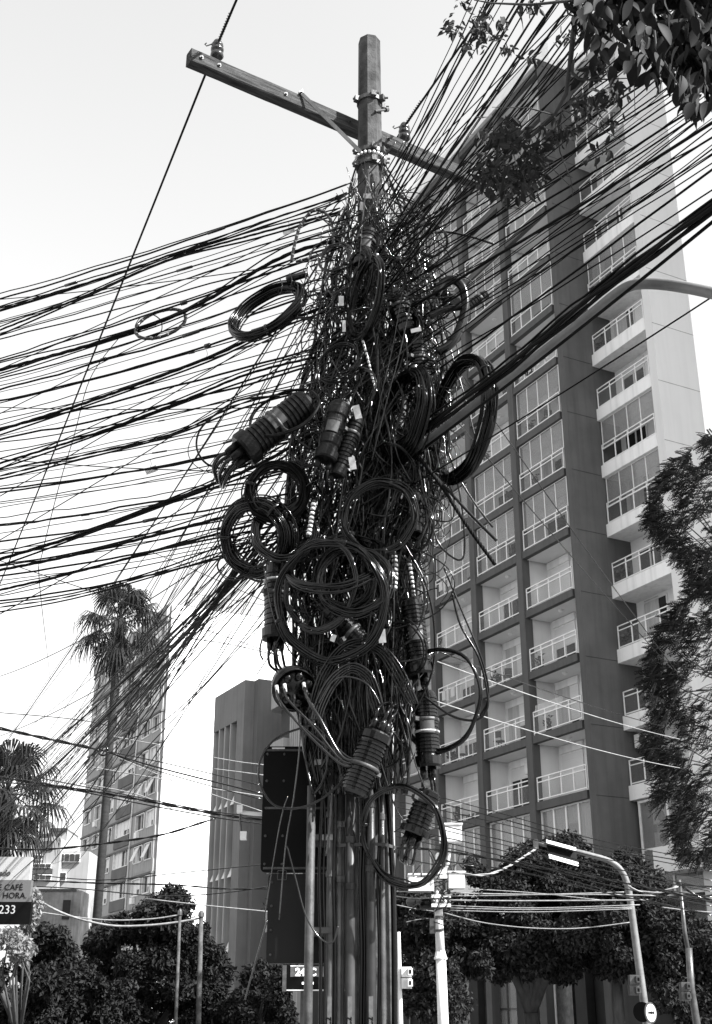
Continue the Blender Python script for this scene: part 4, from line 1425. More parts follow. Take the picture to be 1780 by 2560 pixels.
# many thin ones over the upper half of the tall building
for i in range(30):
    t = i / 29
    a0 = (q.uniform(945, 1040), 500 + 420 * t + q.uniform(-60, 60))
    if t < .4:
        b = (1480 + 900 * t + q.uniform(-30, 30), -60)
    else:
        b = (1860, -40 + 640 * (t - .4) + q.uniform(-25, 25))
    p0 = at(a0[0], a0[1], 9.15 + q.uniform(-.15, .1))
    p1 = along(p0, -27 - 14 * t + q.uniform(-3, 3), *b)
    cable('cable', wobble(sagline(p0, p1, .02), .003, q), q.choice([.003, .004, .005, .006]), 'very thin cable among those fanning over the upper half of the tall building', RG, 'cable_grey')
# thick bundle beside the lamp arm: five cables lashed together, each its own object
for k in range(6):
    o2 = [(0, 0), (7, -8), (-6, 9), (10, 6), (-3, -12), (3, 16)][k]
    p0 = at(985 + o2[0], 1122 + o2[1], 9.0)
    mid = along(p0, -33, 1245 + o2[0], 932 + o2[1])
    p2 = along(p0, -33, 1500 + o2[0], 722 + o2[1] * 1.1)
    p3 = along(p0, -33, 1860 + o2[0], 455 + o2[1] * 1.2)
    cable('cable', wobble(smooth([p0, mid, p2, p3], 8), .007, q), [.017, .012, .013, .010, .009, .012][k], ('middle', 'upper right', 'lower', 'right', 'topmost', 'lowest')[k] + ' strand of the thick lashed bundle above the lamp arm', 'thick bundle above the lamp arm', 'cable_grey', 7)
p0 = at(1000, 1165, 9.0)
cable('cable', sagline(p0, along(p0, -34, 1860, 490), .03), .012, 'single heavy cable just under the thick lashed bundle', RG, 'cable_grey', 7)
p0 = at(1010, 1225, 9.0)
cable('cable', sagline(p0, along(p0, -40, 1860, 690), .02), .006, 'lone thin cable below the lamp arm, reaching the right edge', RG, 'cable_grey')
# falling to the right
FG = 'cables falling away to the lower right'
for (a, b, r, m, lab) in (((1130, 900), (1700, 1690), .006, 'cable', 'upper of two dark cables falling across the balconies'), ((1090, 990), (1680, 1672), .006, 'cable', 'lower of two dark cables falling across the balconies'),
                          ((1093, 1654), (1700, 1848), .0055, 'cable_pale', 'upper pale cable crossing the balconies to the feathery tree'), ((1083, 1751), (1700, 1920), .0055, 'cable_pale', 'lower pale cable crossing the balconies to the feathery tree'),
                          ((1100, 1630), (1700, 1826), .005, 'cable', 'thin dark cable just above the pale ones')):
    p0 = at(a[0], a[1], 9.2)
    p1 = at(b[0], b[1], 17.5)
    cable('cable', sagline(p0, p1, .05), r, lab, FG, m)
# ================================================================== the tangle round the pole
q = random.Random(44)
ENV = [(400, 893, 962), (440, 880, 985), (480, 862, 1010), (560, 845, 1045), (650, 832, 1060), (750, 826, 1075), (850, 822, 1072), (950, 800, 1078), (1050, 782, 1076), (1150, 772, 1066),
       (1250, 762, 1050), (1350, 755, 1015), (1450, 765, 1000), (1550, 772, 1005), (1650, 772, 1010), (1750, 775, 1000), (1850, 790, 992), (1950, 805, 990), (2000, 815, 985)]
def env(y):
    y = min(max(y, 400), 2000)
    for (a, l0, r0), (b, l1, r1) in zip(ENV, ENV[1:]):
        if a <= y <= b:
            t = (y - a) / (b - a)
            return l0 + (l1 - l0) * t, r0 + (r1 - r0) * t
def tangle_pt(f, y, dep):
    l, r = env(y)
    c, h = (l + r) / 2, (r - l) / 2
    return at(c + f * h * (1.0 + .27 * min(1.0, max(0.0, (y - 500) / 450))), y, PY - dep)
mb = MB()
for i in range(700):
    y = 395 + 1355 * q.random() ** .78
    L = q.uniform(220, 800)
    f = q.uniform(-1, 1)
    sh = math.sqrt(max(0, 1 - f * f * .8))
    dep = q.uniform(-.1, .42) * sh * min(1, .45 + (y - 400) / 700)
    n = int(L / 38) + 3
    ph, ph2 = q.uniform(0, 6.28), q.uniform(0, 6.28)
    drift = q.gauss(0, .55)
    am = q.uniform(.03, .2)
    pts = []
    for k in range(n):
        t = k / (n - 1)
        yy = min(y + L * t, 1985)
        ff = max(-1.05, min(1.05, f + drift * t + am * math.sin(ph + t * 9)))
        pts.append(tangle_pt(ff, yy, dep + .05 * math.sin(ph2 + t * 7)))
        if yy >= 1985:
            break
    if len(pts) > 2:
        mb.tube(pts, q.choice([.003, .004, .0055, .007, .009, .012]), 5)
tag(mb.build('cable_tangle', M['cable'], None, True), 'dense tangle of thin black cables running down the pole', 'cable tangle', None, 'stuff')
# short hooks, curls and cut ends
mb = MB()
for i in range(230):
    y = 520 + 1150 * q.random() ** 1.1
    l, r = env(y)
    x = q.uniform(l - 28, r + 28) if q.random() < .8 else q.uniform(l - 70, r + 60)
    c = at(x, y, PY - q.uniform(-.05, .42))
    s = mpp(x, y, 9.2) * q.uniform(20, 85)
    e1 = rvec(q).normalized()
    e2 = e1.orthogonal().normalized()
    a0, a1 = q.uniform(0, 6.28), q.uniform(1.2, 5.2)
    dr = rvec(q) * s * .8
    pts = [c + (e1 * math.cos(a0 + a1 * k / 8) + e2 * math.sin(a0 + a1 * k / 8)) * s + dr * (k / 8) for k in range(9)]
    mb.tube(smooth(pts, 2), q.choice([.003, .004, .006, .008]), 5)
for i in range(340):                                  # slanting cross-overs
    y = q.uniform(520, 1500)
    l, r = env(y)
    a = at(q.uniform(l - 60, r), y, PY - q.uniform(0, .4))
    b = at(q.uniform(l, r + 50), y + q.uniform(-220, 220), PY - q.uniform(0, .4))
    mid = a.lerp(b, .5) + Vector((0, 0, -q.uniform(0, .12)))
    mb.tube(smooth([a, mid, b], 5), q.choice([.003, .004, .006]), 5)
for i in range(170):                                  # slack loops drooping from the mass
    y = q.uniform(480, 1560)
    l, r = env(y)
    side = q.choice([-1, 1, 1])
    x = (l - q.uniform(0, 60)) if side < 0 else (r + q.uniform(-10, 55))
    w_, h_ = q.uniform(20, 70), q.uniform(40, 190)
    Yk = PY - q.uniform(-.1, .4)
    xi = (l + r) / 2 + side * (r - l) * .3
    pts = [at(xi, y, Yk), at(x, y + h_ * .25, Yk - .05), at(x + side * w_ * .4, y + h_ * .7, Yk - .08), at(x, y + h_, Yk - .05), at(xi, y + h_ * q.uniform(.6, 1.1), Yk)]
    mb.tube(smooth(pts, 6), q.choice([.003, .004, .005, .0065]), 5)
tag(mb.build('cable_offcuts', M['cable'], None, True), 'curled offcuts and hooked cable ends sticking out of the tangle', 'cable offcuts', None, 'stuff')
# tight vertical bundle above the conduits
mb = MB()
for i in range(230):
    f0 = q.uniform(-1, 1)
    y0, y1 = q.uniform(1560, 1680), q.uniform(1850, 1990)
    dep = .05 + .33 * math.sqrt(1 - f0 * f0 * .9) * q.uniform(.5, 1)
    pts = []
    for k in range(9):
        t = k / 8
        wdt = 96 - 30 * t
        pts.append(at(886 + f0 * wdt + 6 * math.sin(t * 5 + i), y0 + (y1 - y0) * t, PY - dep * (1 - .25 * t)))
    mb.tube(pts, q.choice([.004, .005, .006]), 5)
tag(mb.build('cable_bundle', M['cable'], None, True), 'tight bundle of shiny thin cables hanging above the conduits', 'cable bundle', None, 'stuff')

# single loose cables in front of the tangle
HG = 'loose cables hanging in front of the pole'
M['cable_lit'] = mat('glossy_cable', .012, .16, .4, 12, spec=.55)  # paler copy of the black cable, sunlit look put into its colour
loose = [([(912, 1140), (880, 1290), (828, 1450), (804, 1560), (788, 1740)], .0055), ([(866, 1150), (848, 1280), (836, 1400), (815, 1520), (800, 1700)], .0045), ([(1030, 740), (1000, 880), (965, 1010), (930, 1150)], .006),
         ([(1010, 700), (985, 850), (955, 980), (920, 1130)], .004), ([(1075, 690), (1115, 830), (1150, 960)], .006), ([(1040, 640), (1090, 770), (1150, 950), (1190, 1100)], .006), ([(1100, 880), (1160, 960), (1240, 1010)], .005),
         ([(835, 1010), (960, 920), (1060, 830)], .004), ([(830, 900), (850, 930), (880, 920), (910, 880)], .005), ([(905, 560), (900, 640), (890, 700)], .004), ([(925, 415), (915, 470), (905, 560)], .006), ([(958, 415), (950, 455), (940, 500)], .006),
         ([(985, 1340), (985, 1500), (980, 1700), (975, 1850)], .006), ([(1005, 1350), (1060, 1450), (1085, 1560), (1080, 1680), (1035, 1780)], .008), ([(1011, 1360), (1085, 1395), (1127, 1431), (1132, 1481), (1077, 1541), (951, 1581)], .006),
         ([(1130, 1480), (1150, 1560), (1195, 1640), (1216, 1720), (1218, 1770), (1190, 1800), (1130, 1790), (1060, 1740)], .0095), ([(1110, 1420), (1160, 1540), (1205, 1650), (1222, 1740), (1200, 1790)], .008),
         ([(1040, 1470), (1075, 1430), (1120, 1470), (1100, 1510)], .004), ([(1090, 1625), (1060, 1680), (1010, 1740)], .005), ([(750, 1700), (750, 1850), (735, 1990), (715, 2110), (698, 2300)], .005),
         ([(718, 2115), (740, 2200), (765, 2290), (800, 2345), (832, 2355), (845, 2315)], .006), ([(668, 2300), (640, 2400), (612, 2500)], .006), ([(832, 1960), (825, 2060), (815, 2140)], .007), ([(1012, 1770), (1030, 1880), (1060, 1965), (1070, 1978)], .006),
         ([(950, 1900), (985, 2010), (1010, 2060), (985, 2080)], .005), ([(720, 1990), (700, 2060), (660, 2300)], .004), ([(1040, 1880), (1000, 1960), (985, 2010)], .005), ([(850, 1180), (770, 1240), (690, 1290), (665, 1350), (662, 1400), (685, 1420)], .005),
         ([(850, 1220), (790, 1200), (720, 1250), (680, 1220)], .004), ([(660, 1420), (690, 1560), (745, 1660), (770, 1700)], .006), ([(780, 1400), (700, 1590), (640, 1690)], .004), ([(968, 1960), (976, 2080), (983, 2220), (986, 2400), (987, 2600)], .021)]
LOOSE = ['long thin cable slanting from the lower tag plate to the round closure', 'long thin cable just left of the slanting one, past the ring coils', 'thin cable falling from the sunlit torn tag to the lower tag plate', 'thinner cable beside the one falling from the sunlit tag', 'thin cable falling behind the hooked black hose', 'thin cable falling through the hooked hose to the heavy right loop', 'short thin cable from the heavy right loop to the lamp arm', 'thin cable drawn tight across the pole above the splice closures', 'small slack U of cable left of the tall narrow coil bottom', 'short thin cable above the tall narrow coil', 'short bright cable under the left side of the pole collars', 'short bright cable under the right side of the pole collars', 'straight vertical cable along the right of the ring coils', 'cable bowing out right from the thin ring coil to the open loop', 'thin cable looping out beside the tall shadowed closure', 'wide slack cable loop over the lower balconies', 'second slack cable over the lower balconies, the thinner', 'tiny crossed curl right of the ring coils', 'short cable slanting left over the tall shadowed closure', 'thin cable hanging in front of the signal backboard top', 'thin cable sagging in a hook across the lower backboard', 'cable slanting to the bottom left from the backboard edge', 'short pale cable beside the leftmost conduit', 'cable hanging right of the tilted shiny closure', 'thin curl near the conduit tops on the right', 'thin cable along the left edge of the lower backboard', 'short thin cable left of the lowest closure', 'thin cable curling over the round coil under the drum', 'thinnest curl beside the round coil under the drum', 'cable running down to the round closure from the left coils', 'thin cable slanting left below the left heap coil', 'heavy black cable down the right flank of the pole']
for i, (pp, r) in enumerate(loose):
    Y0 = 8.72 + .012 * (i % 7) + (.36 if i == 31 else 0)
    tag(MB().tube(smooth([at(x, y, Y0) for x, y in pp], 7), r, 6).build('loose_cable', M['cable_matte' if i in (13, 14, 15, 16, 31) else 'cable_lit'], None, True), LOOSE[i], 'cable', HG)

# black strands added between the conduits in place of the shade in the gaps
DC = [('black cable in the dark gap between the middle conduits', 902, .016), ('second black cable in the dark gap between the middle conduits', 910, .012), ('black cable between the two leftmost conduits', 836, .011), ('black cable down the right side of the mast', 800, .013), ('black cable along the pole right of the last conduit', 946, .011), ('thin black cable left of the leftmost conduit', 810, .008)]
for lab, px_, r in DC:
    pts = [at(px_ + 12 * math.sin(px_), 1930, 9.0), at(px_ + 3, 2060, 9.02), at(px_ - 2, 2200, 9.03), at(px_ + 2, 2380, 9.03), at(px_, 2600, 9.03)]
    pts.append(Vector((pts[-1].x, pts[-1].y, .13)))
    tag(MB().tube(smooth(pts, 6), r, 8).build('down_cable', M['cable_matte'], None, True), lab, 'cable', 'cables down the pole')
# ================================================================== coils of spare cable
q = random.Random(8)
CG = 'coils of spare cable on the pole'
def coil(label, cx, cy, Y, a, b, tilt, n, bpx, r, m='cable', ties=3, flip=1, sweep=None):
    s = mpp(cx, cy, Y)
    c = at(cx, cy, Y)
    if n > 3:
        a, b, bpx, n = a * 1.06, b * 1.06, bpx * 1.45, int(n * 2.1)
    a_, bun = a * s, bpx * s
    k = min(1.0, b / a)
    co, si = math.cos(R(tilt)), math.sin(R(tilt))
    e1 = CAM_R * co + CAM_U * si
    e2i = -CAM_R * si + CAM_U * co
    e2 = e2i * k + CAM_F * (flip * math.sqrt(max(0, 1 - k * k)))
    nrm = e1.cross(e2).normalized()
    per = 44
    tot = per * n
    ph = [q.uniform(0, 6.28) for _ in range(6)]
    pts = []
    offs = [(q.gauss(0, .45), q.gauss(0, .45)) for _ in range(n + 2)]
    for i in range(tot + 1):
        t = i / per
        j = int(t)
        f = t - j
        f = f * f * (3 - 2 * f)
        o0, o1 = offs[j], offs[j + 1]
        dr = (o0[0] + (o1[0] - o0[0]) * f) * bun
        dn = (o0[1] + (o1[1] - o0[1]) * f) * bun
        th = 2 * math.pi * t + ph[0]
        rr = a_ + dr + a_ * .03 * math.sin(2 * th + ph[1] + .2 * j) + a_ * .016 * math.sin(3 * th + ph[2] + j * .6) + a_ * .012 * math.sin(7 * th + ph[4])
        pt = c + (e1 * math.cos(th) + e2 * math.sin(th)) * rr + nrm * dn
        pt.z -= a_ * .05 * max(0.0, (c.z - pt.z) / a_) ** 2 * (1 + .6 * math.sin(j * 1.7))
        pts.append(pt)
    o = MB().tube(pts, r, 6).build('cable_coil', M[m], None, True)
    tag(o, label, 'cable coil', CG)
    bun *= .75
    for i in range(ties):
        th = ph[3] + i * 2.2
        d = (e1 * math.cos(th) + e2 * math.sin(th))
        tg = (-e1 * math.sin(th) + e2 * math.cos(th)).normalized()
        ctr = c + d * a_
        w_ = max(bun * 1.25, r * 1.4)
        MB().lathe(ctr - tg * .011, ctr + tg * .011, [(0, w_ * .97), (.2, w_), (.8, w_), (1, w_ * .97)], 12).build('tie', M['plastic'], o, True)
    return o
coil('big neat hanging coil standing clear of the pole on the left', 671, 780, 9.0, 92, 50, 32, 15, 12, .0075, 'cable_matte', 2)
coil('tall narrow coil hanging high in the middle of the tangle', 916, 745, 8.6, 94, 32, 80, 14, 10, .0068, 'cable_matte', 1)
coil('round coil just under the tilted splice drum', 692, 1227, 8.75, 64, 60, 10, 18, 12, .0062, 'cable_grey', 2)
coil('loose heap coil at the far left of the lower coils', 640, 1345, 8.9, 80, 74, 100, 20, 20, .0065, 'cable', 2)
coil('coil overlapping the left heap with sky showing through', 712, 1330, 8.8, 70, 60, 0, 13, 11, .0062, 'cable', 1)
coil('thin ring coil at the right of the pole middle', 948, 1290, 8.62, 85, 80, 20, 8, 6, .0058, 'cable', 2)
coil('largest ring coil in the centre of the pole', 826, 1498, 8.55, 136, 128, 60, 9, 8, .0058, 'cable', 3)
coil('shiny ring coil on the right of the largest ring', 888, 1450, 8.5, 84, 70, 15, 9, 7, .0060, 'cable', 2)
coil('dark ring coil inside the largest ring', 862, 1442, 8.6, 70, 66, 80, 11, 9, .0062, 'cable', 1)
coil('middle sized ring coil lower in the largest ring', 800, 1462, 8.58, 102, 84, 70, 6, 6, .0062, 'cable', 2)
coil('flat coil draped over the top of the ring coils', 836, 1400, 8.66, 118, 52, 8, 7, 10, .0062, 'cable', 1)
coil('coil in shadow on the right of the tangle, half hidden', 1012, 1035, 8.8, 104, 42, 78, 15, 12, .0085, 'cable_matte', 2)
coil('long heavy loop hanging on the right in front of the building', 1150, 1045, 8.75, 140, 54, 80, 12, 12, .0125, 'cable_matte', 2, 1)
coil('open loop of heavy cable low on the right', 1096, 1745, 8.85, 118, 96, 75, 3, 9, .0115, 'cable_matte', 0)
coil('loose ring of thin cables around the lowest splice closure', 1008, 2086, 8.8, 108, 92, 80, 5, 7, .0068, 'cable', 1)
coil('small loop wrapped over the tilted splice drum', 712, 1030, 8.66, 90, 54, 25, 2, 4, .0105, 'cable_grey', 0)
coil('coil pressed behind the tall narrow coil', 900, 690, 8.9, 60, 26, 85, 8, 9, .006, 'cable', 0)
coil('thin slack ring at the upper right of the tangle', 1012, 520, 9.1, 62, 48, 20, 2, 5, .004, 'cable', 0)
coil('thin slack ring below the crossarm', 1000, 600, 9.0, 48, 40, 70, 2, 5, .004, 'cable', 0)
coil('thin wide ring right of the largest ring', 960, 1500, 8.7, 120, 96, 70, 2, 5, .005, 'cable', 0)
coil('single slack loop below the left heap', 600, 1400, 9.0, 58, 40, 20, 2, 5, .004, 'cable', 0)
coil('fat coil in the dark right of the tall narrow coil', 1010, 845, 9.0, 55, 30, 60, 9, 9, .008, 'cable', 0)

for (cx_, cy_, a1, b1, tl, lab) in ((845, 905, 55, 40, 40, 'thin loose loop above the smooth upright closure'), (985, 1165, 60, 44, 120, 'thin loose loop above the thin ring coil'), (905, 1560, 70, 50, 20, 'thin loose loop below the shiny ring coil'),
                                   (775, 1120, 48, 40, 60, 'thin loose loop right of the tilted drum'), (1050, 1320, 55, 34, 80, 'thin loose loop right of the short black closure'), (835, 640, 44, 34, 30, 'thin loose loop left of the tall narrow coil'),
                                   (975, 690, 50, 36, 110, 'thin loose loop right of the tall narrow coil'), (900, 980, 60, 36, 70, 'thin loose loop in the middle of the tangle'), (1010, 1620, 66, 48, 100, 'thin loose loop left of the tall shadowed closure'),
                                   (820, 1650, 54, 44, 10, 'thin loose loop above the round closure'), (960, 1870, 46, 60, 90, 'thin loose loop right of the tilted shiny closure'), (1075, 600, 46, 30, 150, 'thin loose loop below the crossarm tip'),
                                   (780, 760, 50, 34, 20, 'thin loose loop right of the big hanging coil'), (1060, 960, 60, 30, 75, 'thin loose loop inside the heavy right loop')):
    coil(lab, cx_, cy_, 8.62 + q.uniform(0, .2), a1, b1, tl, 3, 9, q.choice([.0045, .0055, .0065]), q.choice(['cable', 'cable_matte']), 1)
# where the big coil is lashed to the bundle above it
lsh = thing('lashing_box', 'small black lashing box on top of the big hanging coil', 'bracket', at(742, 692, 9.0))
ol_ = Vector(lsh.location)
MB().lathe(at(716, 700, 8.96) - ol_, at(768, 684, 8.96) - ol_, [(0, .02), (.05, .032), (.95, .032), (1, .02)], 12).build('box', M['plastic'], lsh, True)
for (x, y) in ((724, 698), (758, 688), (700, 712)):
    MB().tube(smooth([at(x, y - 14, 9.0) - ol_, at(x + 6, y, 8.9) - ol_, at(x + 2, y + 22, 8.93) - ol_, at(x - 6, y + 12, 9.05) - ol_], 5), .005, 6).build('tie', M['cable'], lsh, True)
# taped loops
def taped(name, pts, r, label, every=.045):
    P3 = smooth(pts, 10)
    o = MB().tube(P3, r, 8).build(name, M['cable'], None, True)
    tag(o, label, 'cable', 'loops bound with pale tape')
    acc = 0
    for i in range(1, len(P3) - 1):
        acc += (P3[i] - P3[i - 1]).length
        if acc > every:
            acc = 0
            d = (P3[i + 1] - P3[i - 1]).normalized()
            sk = (d + d.orthogonal().normalized() * .5) * .013
            MB().lathe(P3[i] - d * .011, P3[i] + d * .011, [(0, r * 1.06), (.5, r * 1.16), (1, r * 1.06)], 8).build('tape', M['tape' if name == 'wrapped_cable' else 'tape_dark'], o, True)
    return o
th = [2 * math.pi * k / 12 for k in range(13)]
taped('taped_loop', [at(402 + 66 * math.cos(t) * .94 - 31 * math.sin(t) * .34, 810 - 66 * math.cos(t) * .34 - 31 * math.sin(t) * .94, 9.9 + .1 * math.sin(t)) for t in th], .0155, 'small loop bound with pale tape on the far left bundle', .07)
coil('thin loose rings beside the taped loop on the far left bundle', 372, 815, 9.95, 34, 30, 0, 2, 4, .0035, 'cable_grey', 0)
taped('taped_loop', [at(x, y, 9.0) for x, y in ((728, 655), (738, 605), (752, 562), (778, 530), (806, 528), (828, 552), (834, 590), (826, 625), (790, 640), (740, 655))], .0135, 'arched loop bound with tape near the pole top', .055)
# heavy spans and stubs
def stub(name, pp, Y, r, label, m='cable', cat='cable'):
    return tag(MB().tube(smooth([at(p[0], p[1], p[2] if len(p) > 2 else Y) for p in pp], 8), r, 8).build(name, M[m], None, True), label, cat)
stub('cable', [(790, 1810), (700, 1840), (655, 1890), (648, 1950), (680, 2008), (735, 2022), (800, 2000), (862, 1948)], 8.7, .0085, 'single thin cable in a wide loop over the signal backboard')
stub('cable', [(1046, 1170), (1060, 1235), (1076, 1300), (1101, 1365), (1147, 1400), (1162, 1368), (1152, 1250), (1130, 1150)], 8.8, .008, 'single cable hanging in a deep U right of the tangle')
stub('cut_cable', [(1040, 1140), (1110, 1215), (1180, 1290), (1242, 1352)], 8.8, .013, 'heavy cut cable end pointing down right, the upper one')
tag(twist(smooth([at(x, y, 8.75) for x, y in ((1030, 1120), (1100, 1210), (1165, 1310), (1238, 1412))], 8), .009, 3, .1).build('cut_cable', M['cable_grey'], None, True), 'frayed twisted cut cable end pointing down right, the lower one', 'cable')
stub('cut_cable', [(1060, 588), (1110, 580), (1170, 590), (1236, 611)], 8.9, .010, 'curved cut cable sticking out right below the crossarm')
stub('cut_cable', [(1120, 1130), (1150, 1200), (1195, 1270), (1232, 1318)], 8.9, .009, 'thin cut cable end above the two heavy ones')
stub('black_hose', [(1090, 735), (1108, 708), (1135, 700), (1158, 722), (1164, 765), (1152, 815), (1128, 858), (1095, 880)], 8.7, .040, 'fat black hose bent in a hook at the upper right of the tangle', 'plastic', 'hose')
stub('black_hose', [(1075, 790), (1110, 775), (1140, 770), (1160, 765)], 8.7, .028, 'short fat black hose leading to the ribbed connector', 'plastic', 'hose')
stub('cable', [(700, 990), (600, 1000), (540, 1035), (500, 1075), (492, 1120), (515, 1158), (560, 1172), (610, 1166), (645, 1140)], 8.8, .0085, 'slack cable loop hanging left of the tilted splice drum', 'cable_grey')
stub('cable', [(520, 1050), (478, 1100), (472, 1140), (500, 1172), (560, 1190)], 8.85, .0035, 'thinnest slack loop left of the tilted splice drum', 'cable_grey')
AG = 'arched strands above the conduits'
for k in range(5):
    d = k * 6
    pts = [at(x, y, 8.6 + .01 * k) for x, y in ((778 + d, 1800), (790 + d, 1752 + d * .5), (825 + d * .6, 1692 + d), (878, 1658 + d), (925 - d * .5, 1680 + d), (948 - d, 1728 + d), (962 - d, 1790))]
    tag(MB().tube(smooth(pts, 8), .0065, 7).build('cable', M['cable_lit'], None, True), 'strand of the lower shiny arch above the conduits', 'cable', AG)
for k in range(5):
    d = k * 6
    pts = [at(x, y, 8.62 + .012 * k) for x, y in ((770 + d, 1780), (795 + d, 1690 + d * .6), (845 + d * .5, 1618 + d), (900, 1596 + d), (955 - d * .4, 1612 + d), (1005 - d, 1670 + d), (1045 - d, 1760))]
    tag(MB().tube(smooth(pts, 8), .0068, 7).build('cable', M['cable'], None, True), 'strand of the upper dark arch below the ring coils', 'cable', AG)
tag(MB().tube(smooth([at(x, y, 8.6) for x, y in ((795, 1760), (830, 1705), (870, 1692), (920, 1712), (955, 1770))], 8), .0065, 7).build('cable', M['cable_lit'], None, True), 'lone inner strand inside the lower shiny arch', 'cable', AG)

# ------------------------------------------------------------------ splice closures
SG = 'splice closures hung on the pole'
def closure(label, p0, p1, Y, rpx, ribs=10, m='plastic', dome=True, ports=4, dY=0.0, flange=1.15, strap=None, tails=True):
    """p0 = closed end, p1 = cable end, both photograph pixels"""
    a, b = at(p0[0], p0[1], Y), at(p1[0], p1[1], Y + dY)
    r = rpx * mpp(*p0, Y)
    t = thing('splice_closure', label, 'splice closure', b, 0, SG)
    a, b = a - Vector(t.location), Vector((0, 0, 0))
    d = (b - a)
    prof = [(0, r * .25), (.02, r * .7), (.06, r * .9)] if dome else [(0, r * .9)]
    lo, hi = .10, .84
    for i in range(ribs):
        u0 = lo + (hi - lo) * i / ribs
        w_ = (hi - lo) / ribs
        prof += [(u0, r * .90), (u0 + w_ * .12, r * 1.0), (u0 + w_ * .62, r * 1.0), (u0 + w_ * .74, r * .90)]
    prof += [(hi + .01, r * .92), (hi + .02, r * flange), (.97, r * flange), (1, r * flange * .92)]
    MB().lathe(a, b, prof, 24).build('housing', M[m], t)
    x = d.normalized().orthogonal().normalized()
    y = d.normalized().cross(x)
    dn = d.normalized()
    for i in range(ports):
        an_ = 6.2832 * i / ports + .6
        c = b + (x * math.cos(an_) + y * math.sin(an_)) * r * .5
        po = MB().lathe(c - dn * .01, c + dn * (r * .9), [(0, r * .26), (.7, r * .25), (1, r * .2)], 12).build('port', M[m], t, True)
        if tails:
            e = c + dn * r * .8
            rd = (c - b).normalized()
            MB().tube(smooth([e, e + dn * r * .6 + rd * r * .1, e + dn * r * 1.2 + rd * r * .1 + Vector((.01, .08, .0)), e + dn * r * 1.6 - rd * r * .2 + Vector((.04, .25, .03))], 5), r * .12, 7).build('cable_tail', M['cable'], po, True)
    k_ = len(bpy.data.objects)
    if k_ % 2:                                       # mounting clamp with bolt
        c = a.lerp(b, .3 + .05 * (k_ % 5))
        MB().lathe(c - dn * .014, c + dn * .014, [(0, r * 1.01), (.15, r * 1.07), (.85, r * 1.07), (1, r * 1.01)], 24).build('clamp', M['galv_dark'], t, True)
        MB().bar(c + x * r * 1.0, c + x * r * 1.5, .03, .03).build('clamp_lug', M['galv_dark'], t)
    if k_ % 3 == 0:                                  # faded sticker wrapped on the housing
        lb = MB()
        c0__, c1__ = a.lerp(b, .40), a.lerp(b, .58)
        vd = (Vector((0, -1, .1)) - dn * Vector((0, -1, .1)).dot(dn)).normalized()
        vs_ = dn.cross(vd)
        vv = []
        for cc in (c0__, c1__):
            for i in range(7):
                an_ = R(-35 + 70 * i / 6)
                vv.append(cc + (vd * math.cos(an_) + vs_ * math.sin(an_)) * r * 1.02)
        lb.add(vv, [(i, i + 1, 8 + i, 7 + i) for i in range(6)])
        lb.build('sticker', M['tape_dark'], t, True)
    if strap:
        for u in strap:
            c = a.lerp(b, u)
            MB().lathe(c - dn * .008, c + dn * .008, [(0, r * 1.01), (.3, r * 1.05), (.7, r * 1.05), (1, r * 1.01)], 24).build('strap', M['tape'], t, True)
    return t
closure('big ribbed splice drum lying tilted on the left of the tangle', (776, 1000), (606, 1128), 8.7, 40, 13, 'plastic_grey', True, 5)
closure('smooth upright splice closure left of the small white tag', (852, 1004), (812, 1150), 8.6, 27, 3, 'plastic_grey', True, 2, flange=1.08)
closure('slim ribbed splice closure beside the smooth upright one', (896, 1040), (842, 1190), 8.66, 19, 12, 'plastic_grey', True, 2, flange=1.05)
closure('vertical ribbed splice closure standing clear at the left, pale strap', (690, 1412), (689, 1600), 8.85, 29, 11, 'plastic', False, 4, flange=1.2, strap=(.22,))
closure('tall black splice closure in shadow on the right of the ring coils', (1028, 1494), (1052, 1690), 8.85, 28, 14, 'plastic', True, 3, flange=1.25)
closure('black ribbed splice closure behind the open loop on the right', (1062, 1725), (1072, 1920), 8.98, 30, 16, 'plastic', True, 3, flange=1.1, strap=(.55,))
closure('shiny ribbed splice closure tilted across the conduit tops', (884, 1990), (942, 1832), 8.55, 38, 12, 'plastic', True, 5, flange=1.12)
closure('lowest ribbed splice closure with its ports pointing down', (1076, 1975), (1034, 2088), 8.8, 31, 8, 'plastic', True, 4, flange=1.25)
closure('splice closure lying dark beneath the largest ring coil', (905, 1608), (818, 1526), 8.8, 29, 8, 'plastic', True, 3)
closure('ribbed splice closure catching the sun at the upper right', (1046, 855), (1052, 955), 8.9, 24, 9, 'plastic', True, 2)
closure('ribbed splice closure half hidden above the tall narrow coil', (925, 572), (905, 665), 8.9, 20, 9, 'plastic', True, 2)
closure('short black splice closure right of the thin ring coil', (1038, 1232), (1034, 1335), 8.9, 22, 3, 'plastic', True, 2, flange=1.05)
closure('splice closure leaning in the dark right of the narrow coil', (985, 725), (1020, 835), 8.95, 26, 8, 'plastic', True, 2)
closure('ribbed splice closure low in the shadow of the right coil', (1065, 1030), (1058, 1120), 9.0, 20, 9, 'plastic', True, 2)
closure('ribbed white lit closure at the top right by the hose', (1092, 700), (1132, 760), 8.95, 21, 7, 'plastic', True, 1)
closure('small ribbed connector pointing up right at the hose', (1216, 736), (1160, 772), 8.75, 13, 6, 'plastic_grey', False, 1, flange=.9, tails=False)
closure('black closure box behind the ring coils, pointing down', (870, 1330), (860, 1400), 8.85, 26, 6, 'plastic', True, 2)
